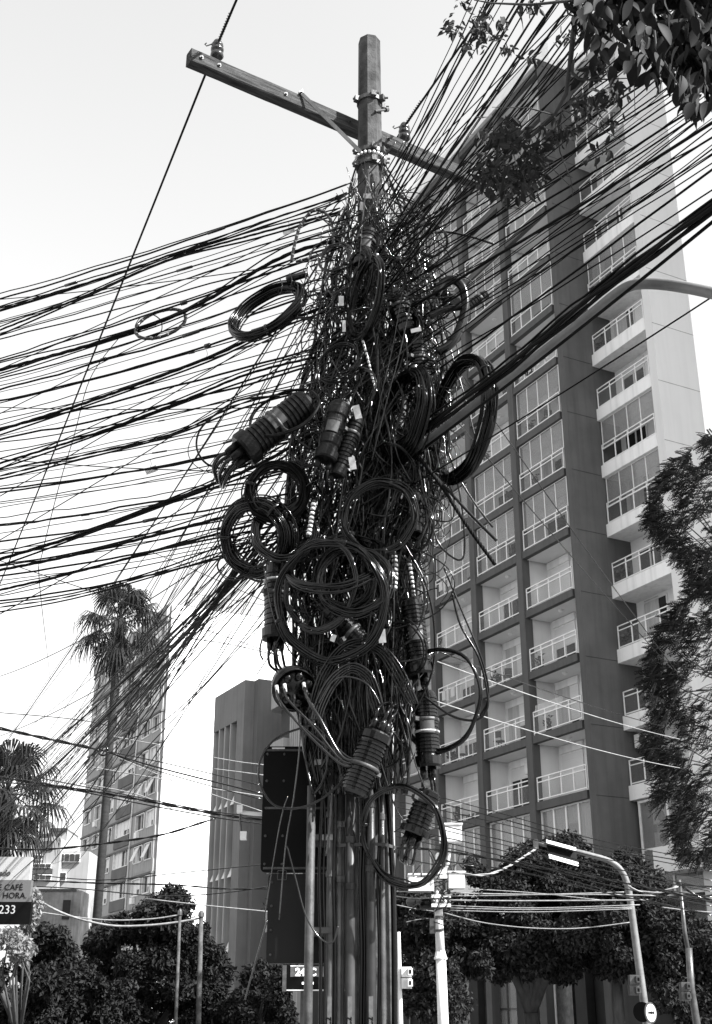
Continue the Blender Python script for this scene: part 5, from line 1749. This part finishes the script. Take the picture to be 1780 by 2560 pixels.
# round closure seen from its port end
c0 = at(737, 1722, 8.72)
dn = (Vector((0, 0, EYE)) - c0).normalized()
dn = (dn + Vector((.25, 0, -.25))).normalized()
rc = thing('splice_closure', 'round black closure seen from its port end, cables fanning out', 'splice closure', c0, 0, SG)
rr = 55 * mpp(737, 1722, 8.72)
MB().lathe(-dn * .22, dn * .01, [(0, rr * .8), (.3, rr * .9), (.8, rr), (.82, rr * 1.06), (1, rr * 1.06)], 28).build('housing', M['plastic'], rc, True)
MB().lathe(dn * .01, dn * .03, [(0, rr * .98), (.7, rr * 1.02), (1, rr * .92)], 28, False).build('rim', M['plastic'], rc, True)
x = dn.orthogonal().normalized(); y = dn.cross(x)
for i in range(7):
    an_ = 6.2832 * i / 7 + .4
    c = (CAM_R * math.cos(an_) + CAM_U * math.sin(an_)) * rr * .62
    po = MB().lathe(c, c + dn * .05, [(0, rr * .2), (.8, rr * .18), (1, rr * .14)], 12).build('port', M['plastic'] if i % 3 else M['plastic_grey'], rc, True)
for i, (sx, sy) in enumerate(((692, 1722), (712, 1718), (760, 1715), (765, 1728), (700, 1740), (735, 1745))):
    ex, ey = 845 + i * 4, 1905 - (i % 3) * 8
    pts = [at(sx, sy, 8.62), at(sx + 8, sy + 30, 8.56), at((sx + ex) / 2 - 8 + (i % 2) * 14, (sy + ey) / 2 + 12 - (i == 2) * 20, 8.52), at(ex, ey, 8.5), at(ex + 40, ey + 12, 8.5)]
    MB().tube(smooth([p - c0 for p in pts], 7), [.0085, .0085, .011, .007, .006, .006][i], 7).build('cable_tail', M['cable_lit'], rc, True)
    MB().lathe(at(sx - 1, sy - 8, 8.62) - c0, at(sx + 2, sy + 12, 8.61) - c0, [(0, .013), (1, .012)], 8).build('clamp', M['tape'] if i < 3 else M['plastic_grey'], rc, True)

# ------------------------------------------------------------------ tags and wrapped tails
TG = 'tags tied to the cables'
def tagplate(px, py, Y, w_, h_, ang, label):
    s = mpp(px, py, Y)
    c = at(px, py, Y)
    co, si = math.cos(R(ang)), math.sin(R(ang))
    X = CAM_R * co + CAM_U * si
    Yv = -CAM_R * si + CAM_U * co
    n = (CAM_F * -1 + Vector((.3, 0, .2))).normalized() * .002
    X, Yv = X * w_ * s / 2, Yv * h_ * s / 2
    t = MB().add([c - X - Yv - n, c + X - Yv - n, c + X + Yv - n, c - X + Yv - n, c - X - Yv + n, c + X - Yv + n, c + X + Yv + n, c - X + Yv + n],
                 [(3, 2, 1, 0), (4, 5, 6, 7), (0, 1, 5, 4), (1, 2, 6, 5), (2, 3, 7, 6), (3, 0, 4, 7)]).build('cable_tag', M['tagw'], None)
    tag(t, label, 'tag', TG)
    p = c + Yv
    MB().tube(smooth([p, p + CAM_U * .03 + CAM_R * .01, p + CAM_U * .07], 4), .002, 5).build('tie', M['plastic'], t)
tagplate(893, 1030, 8.52, 17, 34, 14, 'pale tag plate left of the shadowed coil, the upper one')
tagplate(881, 1158, 8.55, 16, 32, 10, 'pale tag plate under the smooth splice closure, the lower one')
tagplate(722, 578, 9.3, 30, 12, 15, 'small tag clipped on the twisted cable high on the left')
tagplate(517, 897, 9.8, 34, 8, 18, 'narrow tag on the heavy bundle left of the big coil')
tagplate(378, 1175, 10.2, 30, 15, 20, 'small tag on a slanting cable at the far left')
tagplate(853, 752, 8.6, 12, 24, 0, 'torn pale tag left of the tall narrow coil')
tagplate(860, 815, 8.6, 8, 28, 0, 'long pale tag under the torn one')
tagplate(920, 490, 9.0, 22, 12, 0, 'pale band tag just below the pole collars')
tagplate(905, 515, 9.0, 10, 20, -8, 'small slotted tag below the pole collars')
tagplate(1040, 825, 8.7, 26, 10, 12, 'sunlit torn tag at the upper right of the tangle')
tagplate(955, 1590, 8.55, 18, 34, 5, 'printed pale label right of the largest ring coil')
tagplate(833, 1595, 8.6, 12, 18, -20, 'small pale label below the largest ring coil')
# pale spiral wraps
for j, (pp, Y, r, lab) in enumerate(([[(785, 1250), (778, 1300), (770, 1345)], 8.62, .017, 'cable spiral wrapped with pale tape left of the thin ring coil'], [[(985, 1380), (988, 1430), (985, 1480)], 8.8, .02, 'thick spiral wrapped sleeve right of the ring coils'],
                                     [[(1022, 1400), (1030, 1450), (1035, 1500)], 8.85, .013, 'thin spiral wrapped sleeve at the right of the ring coils'], [[(905, 845), (918, 890), (930, 940), (942, 980)], 8.6, .009, 'pale frayed tape strip below the tall narrow coil'])):
    taped('wrapped_cable', [at(x, y, Y) for x, y in pp], r, lab, .03)
# ================================================================== background street furniture
q = random.Random(77)
def px_tube(mb, pts, Y, r, n=10):
    return mb.tube(smooth([at(p[0], p[1], p[2] if len(p) > 2 else Y) for p in pts], 5), r, n)
def rel(o_, px, py, Y):
    return at(px, py, Y) - o_
def pbox(mb, o_, px0, px1, py0, py1, Y, dep):
    x0, x1, y0, y1, z0, z1 = px_box(px0, px1, py0, py1, Y, dep)
    return mb.box(x0 - o_.x, x1 - o_.x, y0 - o_.y, y1 - o_.y, z0 - o_.z, z1 - o_.z)

# pale steel utility post with boxes
Y2 = 32.0
b2 = at(1108, 2560, Y2)
o2_ = Vector((b2.x, Y2, 0))
up2 = thing('utility_post', 'pale steel utility post carrying white boxes in front of the dark trees', 'utility post', o2_)
s2 = mpp(1100, 2400, Y2)
mb = MB()
mb.tube([(0.02, 0, 0), (0, 0, 1.6), rel(o2_, 1102, 2392, Y2)], [13.5 * s2, 13.5 * s2, 12.5 * s2], 14)
mb.build('lower_shaft', M['white_steel'], up2, True)
mb = MB()
mb.tube([rel(o2_, 1101.5, 2392, Y2), rel(o2_, 1097, 2290, Y2), rel(o2_, 1096, 2160, Y2)], [11.5 * s2, 10.5 * s2, 9 * s2], 14)
mb.build('upper_shaft', M['white_steel'], up2, True)
f0 = rel(o2_, 1101.5, 2392, Y2)
MB().lathe(f0 + Vector((0, 0, -.06)), f0 + Vector((0, 0, .16)), [(0, 16.5 * s2), (.2, 16.5 * s2), (.25, 15 * s2), (1, 11 * s2)], 8).build('flange', M['white_steel'], up2)
for (a, b, c, d, dep, m) in ((1022, 1085, 2186, 2227, .5, 'white_steel'), (1122, 1162, 2180, 2220, .4, 'white_steel'), (1099, 1118, 2169, 2196, .2, 'white_steel'), (1100, 1155, 2060, 2103, .45, 'white_steel'), (1075, 1089, 2296, 2333, .15, 'galv')):
    mb = MB()
    pbox(mb, o2_, a, b, c, d, Y2 - .35, dep)
    bx_ = mb.build('equipment_box', M[m], up2)
    if b - a > 30:
        mb = MB()
        pbox(mb, o2_, a - 2, b + 2, c - 3, c + 1, Y2 - .38, dep + .06)
        mb.build('lid', M[m], bx_)
mb = MB().tube([rel(o2_, 1127, 2105, Y2), rel(o2_, 1120, 2160, Y2), rel(o2_, 1103, 2200, Y2)], 3.5 * s2, 8)
mb.build('box_post', M['white_steel'], up2, True)
c = rel(o2_, 1096, 2170, Y2)
MB().lathe(c, c + Vector((0, 0, 38 * s2)), [(0, 8 * s2), (.3, 9 * s2), (.35, 6 * s2), (.5, 6 * s2), (.55, 8 * s2), (.85, 7 * s2), (1, 3 * s2)], 12).build('insulator', M['white_paint'], up2, True)
for yy in (2240, 2263):
    mb = MB()
    pbox(mb, o2_, 1079, 1127, yy - 4, yy + 4, Y2 - .25, .12)
    cb = mb.build('crossbar', M['white_steel'], up2)
    for k in range(5):
        p = rel(o2_, 1083 + k * 10, yy - 5, Y2 - .2)
        MB().lathe(p, p + Vector((0, 0, .09)), [(0, .03), (.5, .045), (1, .02)], 8).build('pin_insulator', M['white_paint'] if k % 2 else M['porcelain'], cb, True)
c0_, c1_ = rel(o2_, 1016, 2256, Y2), rel(o2_, 1050, 2252, Y2)
MB().lathe(c0_, c1_, [(0, .05), (.1, .09), (.9, .09), (1, .05)], 12).build('splice_case', M['galv'], up2, True)
c0_, c1_ = rel(o2_, 1050, 2258, Y2 + .3), rel(o2_, 1085, 2258, Y2 + .3)
MB().lathe(c0_, c1_, [(0, .16), (1, .16)], 14).build('cable_reel', M['plastic'], up2, True)
mb = MB()
for k in range(26):
    x, y = q.uniform(1030, 1165), q.uniform(2110, 2260)
    pts = [(x, y), (x + q.uniform(-25, 25), y + q.uniform(10, 40)), (q.uniform(1085, 1125), y + q.uniform(20, 60))]
    px_tube_pts = smooth([rel(o2_, a, b, Y2 - .45 + q.uniform(-.05, .5)) for a, b in pts], 5)
    mb.tube(px_tube_pts, .014, 5)
tag(mb.build('jumper_wires', M['cable'], up2, True), kind='stuff')
mb = MB()
for yy in (2293, 2327):
    c = rel(o2_, 1098, yy, Y2)
    mb.lathe(c + Vector((0, 0, -.03)), c + Vector((0, 0, .03)), [(0, 11.5 * s2), (1, 11.5 * s2)], 14)
mb.build('steel_band', M['galv'], up2)

# curved street lamp
YL = 34.0
ol = Vector((at(1617, 2560, YL).x, YL, 0))
sl_ = thing('street_lamp', 'tall street lamp curving over to the left at the lower right', 'street lamp', ol)
base_top = rel(ol, 1606, 2470, YL)
mb = MB()
pts = [Vector((.06, 0, 0))] + [rel(ol, x, y, YL) for x, y in ((1617, 2560), (1601, 2440), (1586, 2330), (1574, 2240), (1565, 2200), (1548, 2170), (1520, 2151), (1478, 2138), (1420, 2123), (1345, 2108))]
sm_ = smooth(pts, 4)
mb.tube(sm_, np.linspace(.115, .06, len(sm_)), 12)
mb.build('post', M['lamp_arm'], sl_, True)
def quad_plate(px4, Y, th=.05):
    vs = [at(x, y, Yk) - ol for (x, y, Yk) in px4]
    vs += [v + Vector((0, th, .01)) for v in vs]
    return MB().add(vs, [(0, 1, 2, 3), (7, 6, 5, 4), (0, 4, 5, 1), (1, 5, 6, 2), (2, 6, 7, 3), (3, 7, 4, 0)])
quad_plate([(1366, 2107, YL - .3), (1440, 2127, YL - .3), (1440, 2119, YL), (1366, 2099, YL)], YL).build('light_panel', M['white_steel'], sl_)
quad_plate([(1373, 2145, YL - .5), (1446, 2166, YL - .5), (1446, 2156, YL - .3), (1372, 2135, YL - .3)], YL).build('light_panel', M['white_steel'], sl_)
quad_plate([(1372, 2134, YL - .25), (1444, 2154, YL - .25), (1440, 2130, YL - .1), (1366, 2112, YL - .1)], YL).build('lamp_housing', M['black_paint'], sl_)
mb = MB(); pbox(mb, ol, 1335, 1346, 2098, 2122, YL - .1, .2); mb.build('end_cap', M['galv'], sl_)

# slim leaning post on the far right
YR = 30.0
orr = Vector((at(1742, 2560, YR).x, YR, 0))
rp = thing('slim_post', 'slim leaning steel post at the right edge with a signal box', 'post', orr)
MB().tube([rel(orr, 1724, 2400, YR), rel(orr, 1712, 2330, YR), rel(orr, 1700, 2212, YR)], [.055, .05, .04], 10).build('upper_post', M['galv'], rp, True)
MB().tube([(.03, 0, 0), rel(orr, 1742, 2560, YR), rel(orr, 1728, 2470, YR), rel(orr, 1722, 2370, YR)], [.09, .09, .085, .08], 10).build('lower_post', M['galv'], rp, True)
MB().tube([rel(orr, 1699, 2214, YR), rel(orr, 1696, 2200, YR)], .06, 8).build('finial', M['galv_dark'], rp, True)

def signal_box(name, label, px0, px1, py0, py1, Y, m='galv', group='small traffic signals'):
    c = at((px0 + px1) / 2, py1, Y)
    t = thing(name, label, 'traffic signal', c, 0, group)
    o_ = Vector(c)
    mid = (py0 + py1) / 2
    for (a, b) in ((py0, mid - 1.2), (mid + 1.2, py1)):
        mb = MB(); pbox(mb, o_, px0, px1, a, b, Y, .25)
        h = mb.build('housing', M[m], t)
        w_ = px1 - px0
        mb = MB(); pbox(mb, o_, px1 - w_ * .36, px1 + w_ * .12, a + 3, b - 5, Y - .12, .12)
        mb.build('visor', M['white_steel'] if m == 'white_steel' else M['galv'], h)
        mb = MB(); pbox(mb, o_, px1 - w_ * .24, px1 - w_ * .04, a + 7, b - 9, Y - .125, .004)
        mb.build('lens', M['black_paint'], h)
    mb = MB(); pbox(mb, o_, px0 - 2, px1 + 1, mid - 1.2, mid + 1.2, Y + .02, .22); mb.build('joint_band', M['galv_dark'], t)
    return t
signal_box('pedestrian_signal', 'grey two-lamp signal box on the curved street lamp', 1575, 1600, 2437, 2488, YL - .3, 'galv')
signal_box('pedestrian_signal', 'grey two-lamp signal box on the slim leaning post', 1704, 1726, 2455, 2502, YR - .1, 'galv')

# signal post right behind the pole
YT = 20.0
ot_ = Vector((at(1001, 2560, YT).x, YT, 0))
tp = thing('signal_post', 'thin pale post just right of the conduits', 'post', ot_)
MB().tube([(0.01, 0, 0), rel(ot_, 1001, 2560, YT), rel(ot_, 999, 2450, YT), rel(ot_, 997, 2330, YT)], [.04, .04, .032, .024], 10).build('shaft', M['white_steel'], tp, True)
signal_box('pedestrian_signal', 'pale two-lamp signal box beside the conduits, facing right', 1004, 1029, 2417, 2471, YT - .1, 'white_steel')
signal_box('pedestrian_signal', 'pale signal box edge peeping out between pole and thin post', 975, 986, 2416, 2472, YT + .1, 'white_steel')

# round arrow sign
cs = at(1627, 2532, YL - .5)
sgn = thing('arrow_sign', 'round white traffic sign with a black arrow pointing right', 'sign', cs, R(42))
rs = 25 * mpp(1627, 2532, YL - .5)
MB().lathe((0, .02, 0), (0, -.005, 0), [(0, rs), (1, rs)], 32).build('rim', M['galv_dark'], sgn)
MB().lathe((0, 0, 0), (0, -.012, 0), [(0, rs * .82), (1, rs * .82)], 32).build('face', M['white_paint'], sgn)
aw = rs * .55
MB().add([(-aw, -.016, -.025), (aw * .55, -.016, -.025), (aw * .55, -.016, -.075), (aw, -.016, 0), (aw * .55, -.016, .075), (aw * .55, -.016, .025), (-aw, -.016, .025)], [(0, 1, 2, 3, 4, 5, 6)]).build('arrow', M['black_paint'], sgn)
cs2 = at(1606, 2530, YL - .4)
sb = thing('round_sign', 'dark back of a round sign behind the arrow sign', 'sign', cs2, R(-30))
MB().lathe((0, .012, 0), (0, -.008, 0), [(0, rs * .95), (1, rs * .95)], 32).build('plate', M['black_paint'], sb)
MB().box(-.02, .02, .012, .03, -rs * .9, rs * .9).build('mounting_bar', M['galv_dark'], sb)

# temperature display
YD = 22.0
cd = at(760, 2478, YD)
td = thing('temperature_display', 'street display reading 24 degrees on a dark panel behind the post', 'display', (cd.x, YD, 0))
od = Vector(td.location)
mb = MB(); pbox(mb, od, 706, 870, 2413, 2478, YD, .18); pn = mb.build('panel', M['black_paint'], td)
mb = MB(); pbox(mb, od, 706, 716, 2412.5, 2478.5, YD - .012, .2); mb.build('side_frame', M['galv'], td)
mb = MB(); pbox(mb, od, 716.2, 870, 2474, 2477, YD - .012, .01); mb.build('bottom_frame', M['white_steel'], td)
M['screen'] = mat('display_screen', .09, .5, .2, 5)
mb = MB(); pbox(mb, od, 726, 812, 2416, 2442, YD - .01, .008); sc_ = mb.build('screen', M['screen'], pn)
mb = MB(); pbox(mb, od, 726, 762, 2413.5, 2416, YD - .014, .01); mb.build('top_strip', M['white_paint'], td)
def emit(name, v):
    m = bpy.data.materials.new(name)
    m.use_nodes = True
    p = m.node_tree.nodes['Principled BSDF']
    p.inputs['Base Color'].default_value = (.8, .8, .8, 1)
    p.inputs['Emission Color'].default_value = (1, 1, 1, 1)
    p.inputs['Emission Strength'].default_value = v
    return m
M['lit'] = emit('lit_digits', .7)
tm = text_mesh('24°C', 25 * mpp(760, 2430, YD), align='LEFT', bold=.006, depth=.002)
p = rel(od, 738, 2439, YD - .02)
obj('digits', tm, M['lit'], pn, p, (math.pi / 2, 0, 0))
for x in (755, 762, 779):
    mb = MB(); pbox(mb, od, x, x + 5, 2455, 2461, YD - .012, .004); mb.build('lit_mark', M['lit'], pn)
MB().box(-.06, .06, .05, .15, 0, at(760, 2478, YD).z + .02).build('post', M['galv_dark'], td)

# two thin posts at the lower left
for (a, b, w0, lab) in (((450, 2288), (439, 2560), .035, 'thinner of two posts in front of the dark round tree'), ((503, 2292), (496, 2560), .052, 'thicker pale post in front of the dark round tree')):
    Yp = 25.0
    o_ = Vector((at(b[0], b[1], Yp).x, Yp, 0))
    t = thing('thin_post', lab, 'post', o_, 0, 'posts at the lower left')
    top = rel(o_, a[0], a[1], Yp)
    MB().tube([(-.02, 0, 0), (0, 0, 1.6), top], [w0 * 1.1, w0, w0 * .8], 10).build('shaft', M['pole_concrete'], t, True)
    MB().lathe(top, top + Vector((0, 0, .12)), [(0, w0 * 1.3), (.6, w0 * 1.2), (1, w0 * .4)], 8).build('cap', M['galv'], t)
for j, (pp, lab) in enumerate((([(96, 2252), (170, 2288), (270, 2313), (360, 2314), (440, 2306), (503, 2295)], 'pale slack cable tied to the thicker lower left post'), ([(80, 2278), (250, 2299), (370, 2298), (450, 2287)], 'pale slack cable tied to the thinner lower left post'))):
    tag(px_tube(MB(), pp, 25.0, .022 - .008 * j, 6).build('slack_cable', M['cable_pale'], None, True), lab, 'cable', 'slack cables between posts')

# billboard cut by the left edge
YB2 = 18.0
cb = at(76, 2225, YB2)
bb = thing('billboard', 'billboard cut off by the left edge, dark letters on grey', 'billboard', (cb.x, YB2, 0))
ob = Vector(bb.location)
s_ = mpp(40, 2220, YB2)
def brow(name, m, y0, y1, yy):
    mb = MB(); pbox(mb, ob, -260, 76, y0, y1, YB2, .12)
    return mb.build(name, m, bb)
r1 = brow('upper_panel', mat('billboard_pale', .34, .6, .06, 1), 2142, 2199.8, 0)
r2 = brow('middle_panel', mat('billboard_grey', .10, .6, .06, 1), 2199.8, 2254.5, 0)
r3 = brow('lower_panel', M['black_paint'], 2254.5, 2310, 0)
for body, x, y, size, m, par, sh, bd_ in (('ado', 24.5, 2189, 19, 'galv_dark', r1, .25, .004), ('DE CAFÉ', 57, 2225, 20, 'black_paint', r2, 0, 0), ('NA HORA.', 67, 2245.5, 20, 'black_paint', r2, 0, 0), ('233', 39, 2284, 29, 'billnum', r3, 0, 0)):
    if m == 'billnum':
        M['billnum'] = mat('billboard_number', .4, .6, .05, 1)
    tm = text_mesh(body, size * s_, align='RIGHT', shear=sh, bold=bd_, depth=.001)
    obj('lettering', tm, M[m], par, rel(ob, x, y, YB2 - .006), (math.pi / 2, 0, 0))
for x in (-230, -90):
    mb = MB(); pbox(mb, ob, x, x + 14, 2300, 2790, YB2 + .15, .1)
    mb.build('support_post', M['galv_dark'], bb)
# bracket with white fittings left of the backboard
cf = at(655, 2036, 9.5)
br_ = thing('cable_bracket', 'pale bracket with white fittings left of the signal backboard', 'bracket', cf)
oc = Vector(cf)
px_t = smooth([rel(oc, x, y, 9.5) for x, y in ((665, 2036), (630, 2034), (600, 2030))], 4)
MB().tube(px_t, .016, 8).build('arm', M['white_steel'], br_, True)
mb = MB(); pbox(mb, oc, 592, 606, 2012, 2031, 9.45, .06); mb.build('fitting', M['white_paint'], br_)
mb = MB(); pbox(mb, oc, 600, 616, 2078, 2098, 9.45, .06); mb.build('fitting', M['white_paint'], br_)
MB().tube([rel(oc, 604, 2080, 9.5), rel(oc, 600, 2050, 9.5), rel(oc, 602, 2030, 9.5)], .008, 6).build('strut', M['galv'], br_, True)

# ------------------------------------------------------------------ wires across the background street
WG = 'wires across the background street'
def wire(pp, Y, r, label, m='cable', tw=False):
    pts = smooth([at(p[0], p[1], p[2] if len(p) > 2 else Y) for p in pp], 6)
    o = (twist(pts, r * .6, 2, .9) if tw else MB().tube(pts, r, 5)).build('wire', M[m], None, True)
    return tag(o, label, 'wire', WG)
W = [([(-60, 1808), (110, 1845), (255, 1876)], 26, .035, 'thick black cable with a ring knot left of the grey tower', 'cable', True),
     ([(255, 1876), (400, 1905), (660, 1965)], 26, .012, 'upper wire fanning right from the ring knot', 'cable', False),
     ([(255, 1876), (400, 1920), (660, 1985)], 26, .018, 'second wire fanning right from the ring knot', 'cable', False),
     ([(255, 1876), (420, 1935), (660, 2000)], 26, .012, 'third wire fanning right from the ring knot', 'cable', False),
     ([(255, 1876), (430, 1950), (660, 2030)], 26, .010, 'lowest wire fanning right from the ring knot', 'cable_pale', False),
     ([(-60, 1935), (110, 1960), (300, 1990), (540, 2035), (670, 2050)], 26, .03, 'thick wire bundle crossing in front of the grey tower', 'cable', True),
     ([(-60, 1950), (150, 1970), (330, 2005), (530, 2042), (670, 2062)], 26, .014, 'thin wire just below the thick crossing bundle', 'cable', False),
     ([(100, 1945), (330, 1990), (540, 2030), (670, 2040)], 26, .012, 'thin wire just above the thick crossing bundle', 'cable', False),
     ([(-60, 2118), (100, 2124), (250, 2110), (400, 2088), (500, 2058), (540, 2045)], 26, .024, 'twisted wire curving up to the right over the tower foot', 'cable', True),
     ([(200, 1958), (340, 1985), (430, 2022)], 27, .012, 'short pale wire in front of the grey tower', 'cable_pale', False),
     ([(215, 1915), (330, 1935), (430, 1952)], 27, .012, 'pale wire above it in front of the grey tower', 'cable_pale', False),
     ([(280, 1840), (340, 1852), (400, 1862)], 27, .012, 'highest pale wire in front of the grey tower', 'cable_pale', False),
     ([(60, 2184), (250, 2200), (450, 2182), (670, 2160)], 27, .011, 'thin wire sagging over the tower foot, upper one', 'cable', False),
     ([(60, 2200), (250, 2208), (430, 2212), (560, 2222), (680, 2222)], 27, .018, 'dark wire level above the round tree', 'cable', True),
     ([(60, 2215), (200, 2222), (400, 2240), (560, 2232), (680, 2215)], 27, .012, 'thin dark wire level above the round tree', 'cable', False),
     ([(360, 2246), (500, 2262), (680, 2280)], 27, .013, 'pale wire across the foot of the fins', 'cable_pale', False),
     ([(530, 1893), (600, 1905), (660, 1912)], 27, .012, 'pale wire high across the fins', 'cable_pale', False),
     ([(535, 1922), (600, 1930), (660, 1938)], 27, .012, 'pale wire second from top across the fins', 'cable_pale', False),
     ([(530, 1972), (600, 1982), (660, 1992)], 27, .016, 'brightest pale wire across the fins', 'cable_pale', False),
     ([(-20, 1395), (100, 1435), (400, 1535), (640, 1618), (700, 1640)], 24, .010, 'thin wire slanting down right over the palm crown', 'cable', False),
     ([(-20, 1780), (200, 1800), (330, 1830)], 24, .009, 'thin wire above the ring knot', 'cable', False),
     ([(420, 1590), (560, 1608), (700, 1640)], 24, .011, 'thin wire across the white wall', 'cable', False),
     ([(380, 1380), (520, 1440), (700, 1520)], 24, .008, 'thin wire from the left coils to the white wall top', 'cable', False)]
for i in range(9):
    y0 = 1968 + i * 16
    W.append(([(990, y0 + q.uniform(-6, 6)), (1250, y0 + 62 + q.uniform(-8, 8)), (1500, y0 + 128 + q.uniform(-8, 8)), (1800, y0 + 190 + q.uniform(-8, 8))], 29, q.choice([.009, .011, .013]), ORD[i] + ' from the top of the dark wires crossing the street lamp', 'cable', False))
W += [([(990, 2120), (1100, 2126), (1300, 2160), (1550, 2205), (1800, 2260)], 29, .03, 'thickest dark wire bundle behind the pale utility post', 'cable', True),
      ([(1085, 2150), (1300, 2180), (1550, 2240), (1800, 2290)], 29, .016, 'dark wire below the thickest bundle on the right', 'cable', False)]
for i, (pp, r) in enumerate((([(1110, 2232), (1300, 2236), (1480, 2236), (1640, 2239)], .018), ([(1110, 2240), (1300, 2238), (1430, 2234), (1560, 2230)], .012), ([(1110, 2250), (1300, 2252), (1620, 2250)], .018), ([(1125, 2264), (1330, 2270), (1600, 2262)], .012),
                            ([(1125, 2270), (1330, 2274), (1580, 2268)], .012), ([(1125, 2276), (1330, 2280), (1580, 2272)], .012), ([(1110, 2282), (1200, 2305), (1300, 2318), (1400, 2322), (1480, 2318), (1574, 2306)], .014), ([(1655, 2268), (1720, 2276), (1800, 2282)], .014),
                            ([(1170, 2222), (1330, 2232), (1500, 2250)], .012), ([(985, 2228), (1040, 2230), (1085, 2232)], .013), ([(985, 2240), (1040, 2246), (1085, 2244)], .013), ([(990, 2262), (1040, 2272), (1085, 2278)], .011), ([(1015, 2305), (1050, 2298), (1085, 2296)], .009))):
    W.append((pp, 31.8 if i not in (6, 7) else 32.5, r, ORD[i] + ' pale wire strung from the pale utility post, counted downwards', 'cable_pale', False))
W += [([(1566, 2206), (1580, 2222), (1620, 2232), (1660, 2228), (1700, 2213)], 32, .035, 'fat pale slack cable between street lamp and slim post', 'cable_pale', True),
      ([(1700, 2213), (1730, 2232), (1770, 2248), (1810, 2252)], 30, .03, 'fat dark slack cable right of the slim post', 'cable', True),
      ([(1130, 2180, 31), (1200, 2188, 31), (1260, 2172, 31.5), (1340, 2122, 33.5)], 31, .03, 'fat pale slack cable from the boxes to the street lamp tip', 'cable_pale', True),
      ([(1705, 2212), (1800, 2218)], 30, .02, 'dark wire leaving the slim post top to the right', 'cable', False),
      ([(1690, 2250), (1800, 2235)], 30, .02, 'second dark wire right of the slim post', 'cable', False)]
for pp, Y, r, lab, m, tw in W:
    o = wire(pp, Y, r, lab, m, tw)
kn = at(258, 1877, 26)
MB().tube([kn + Vector((.1 * math.cos(a), 0, .1 * math.sin(a))) for a in [k * 6.2832 / 14 for k in range(15)]], .022, 6).build('ring_knot', M['cable'], None, True)
tag(bpy.data.objects['ring_knot'], 'small black ring knot where wires fan out left of the tower', 'cable ring')
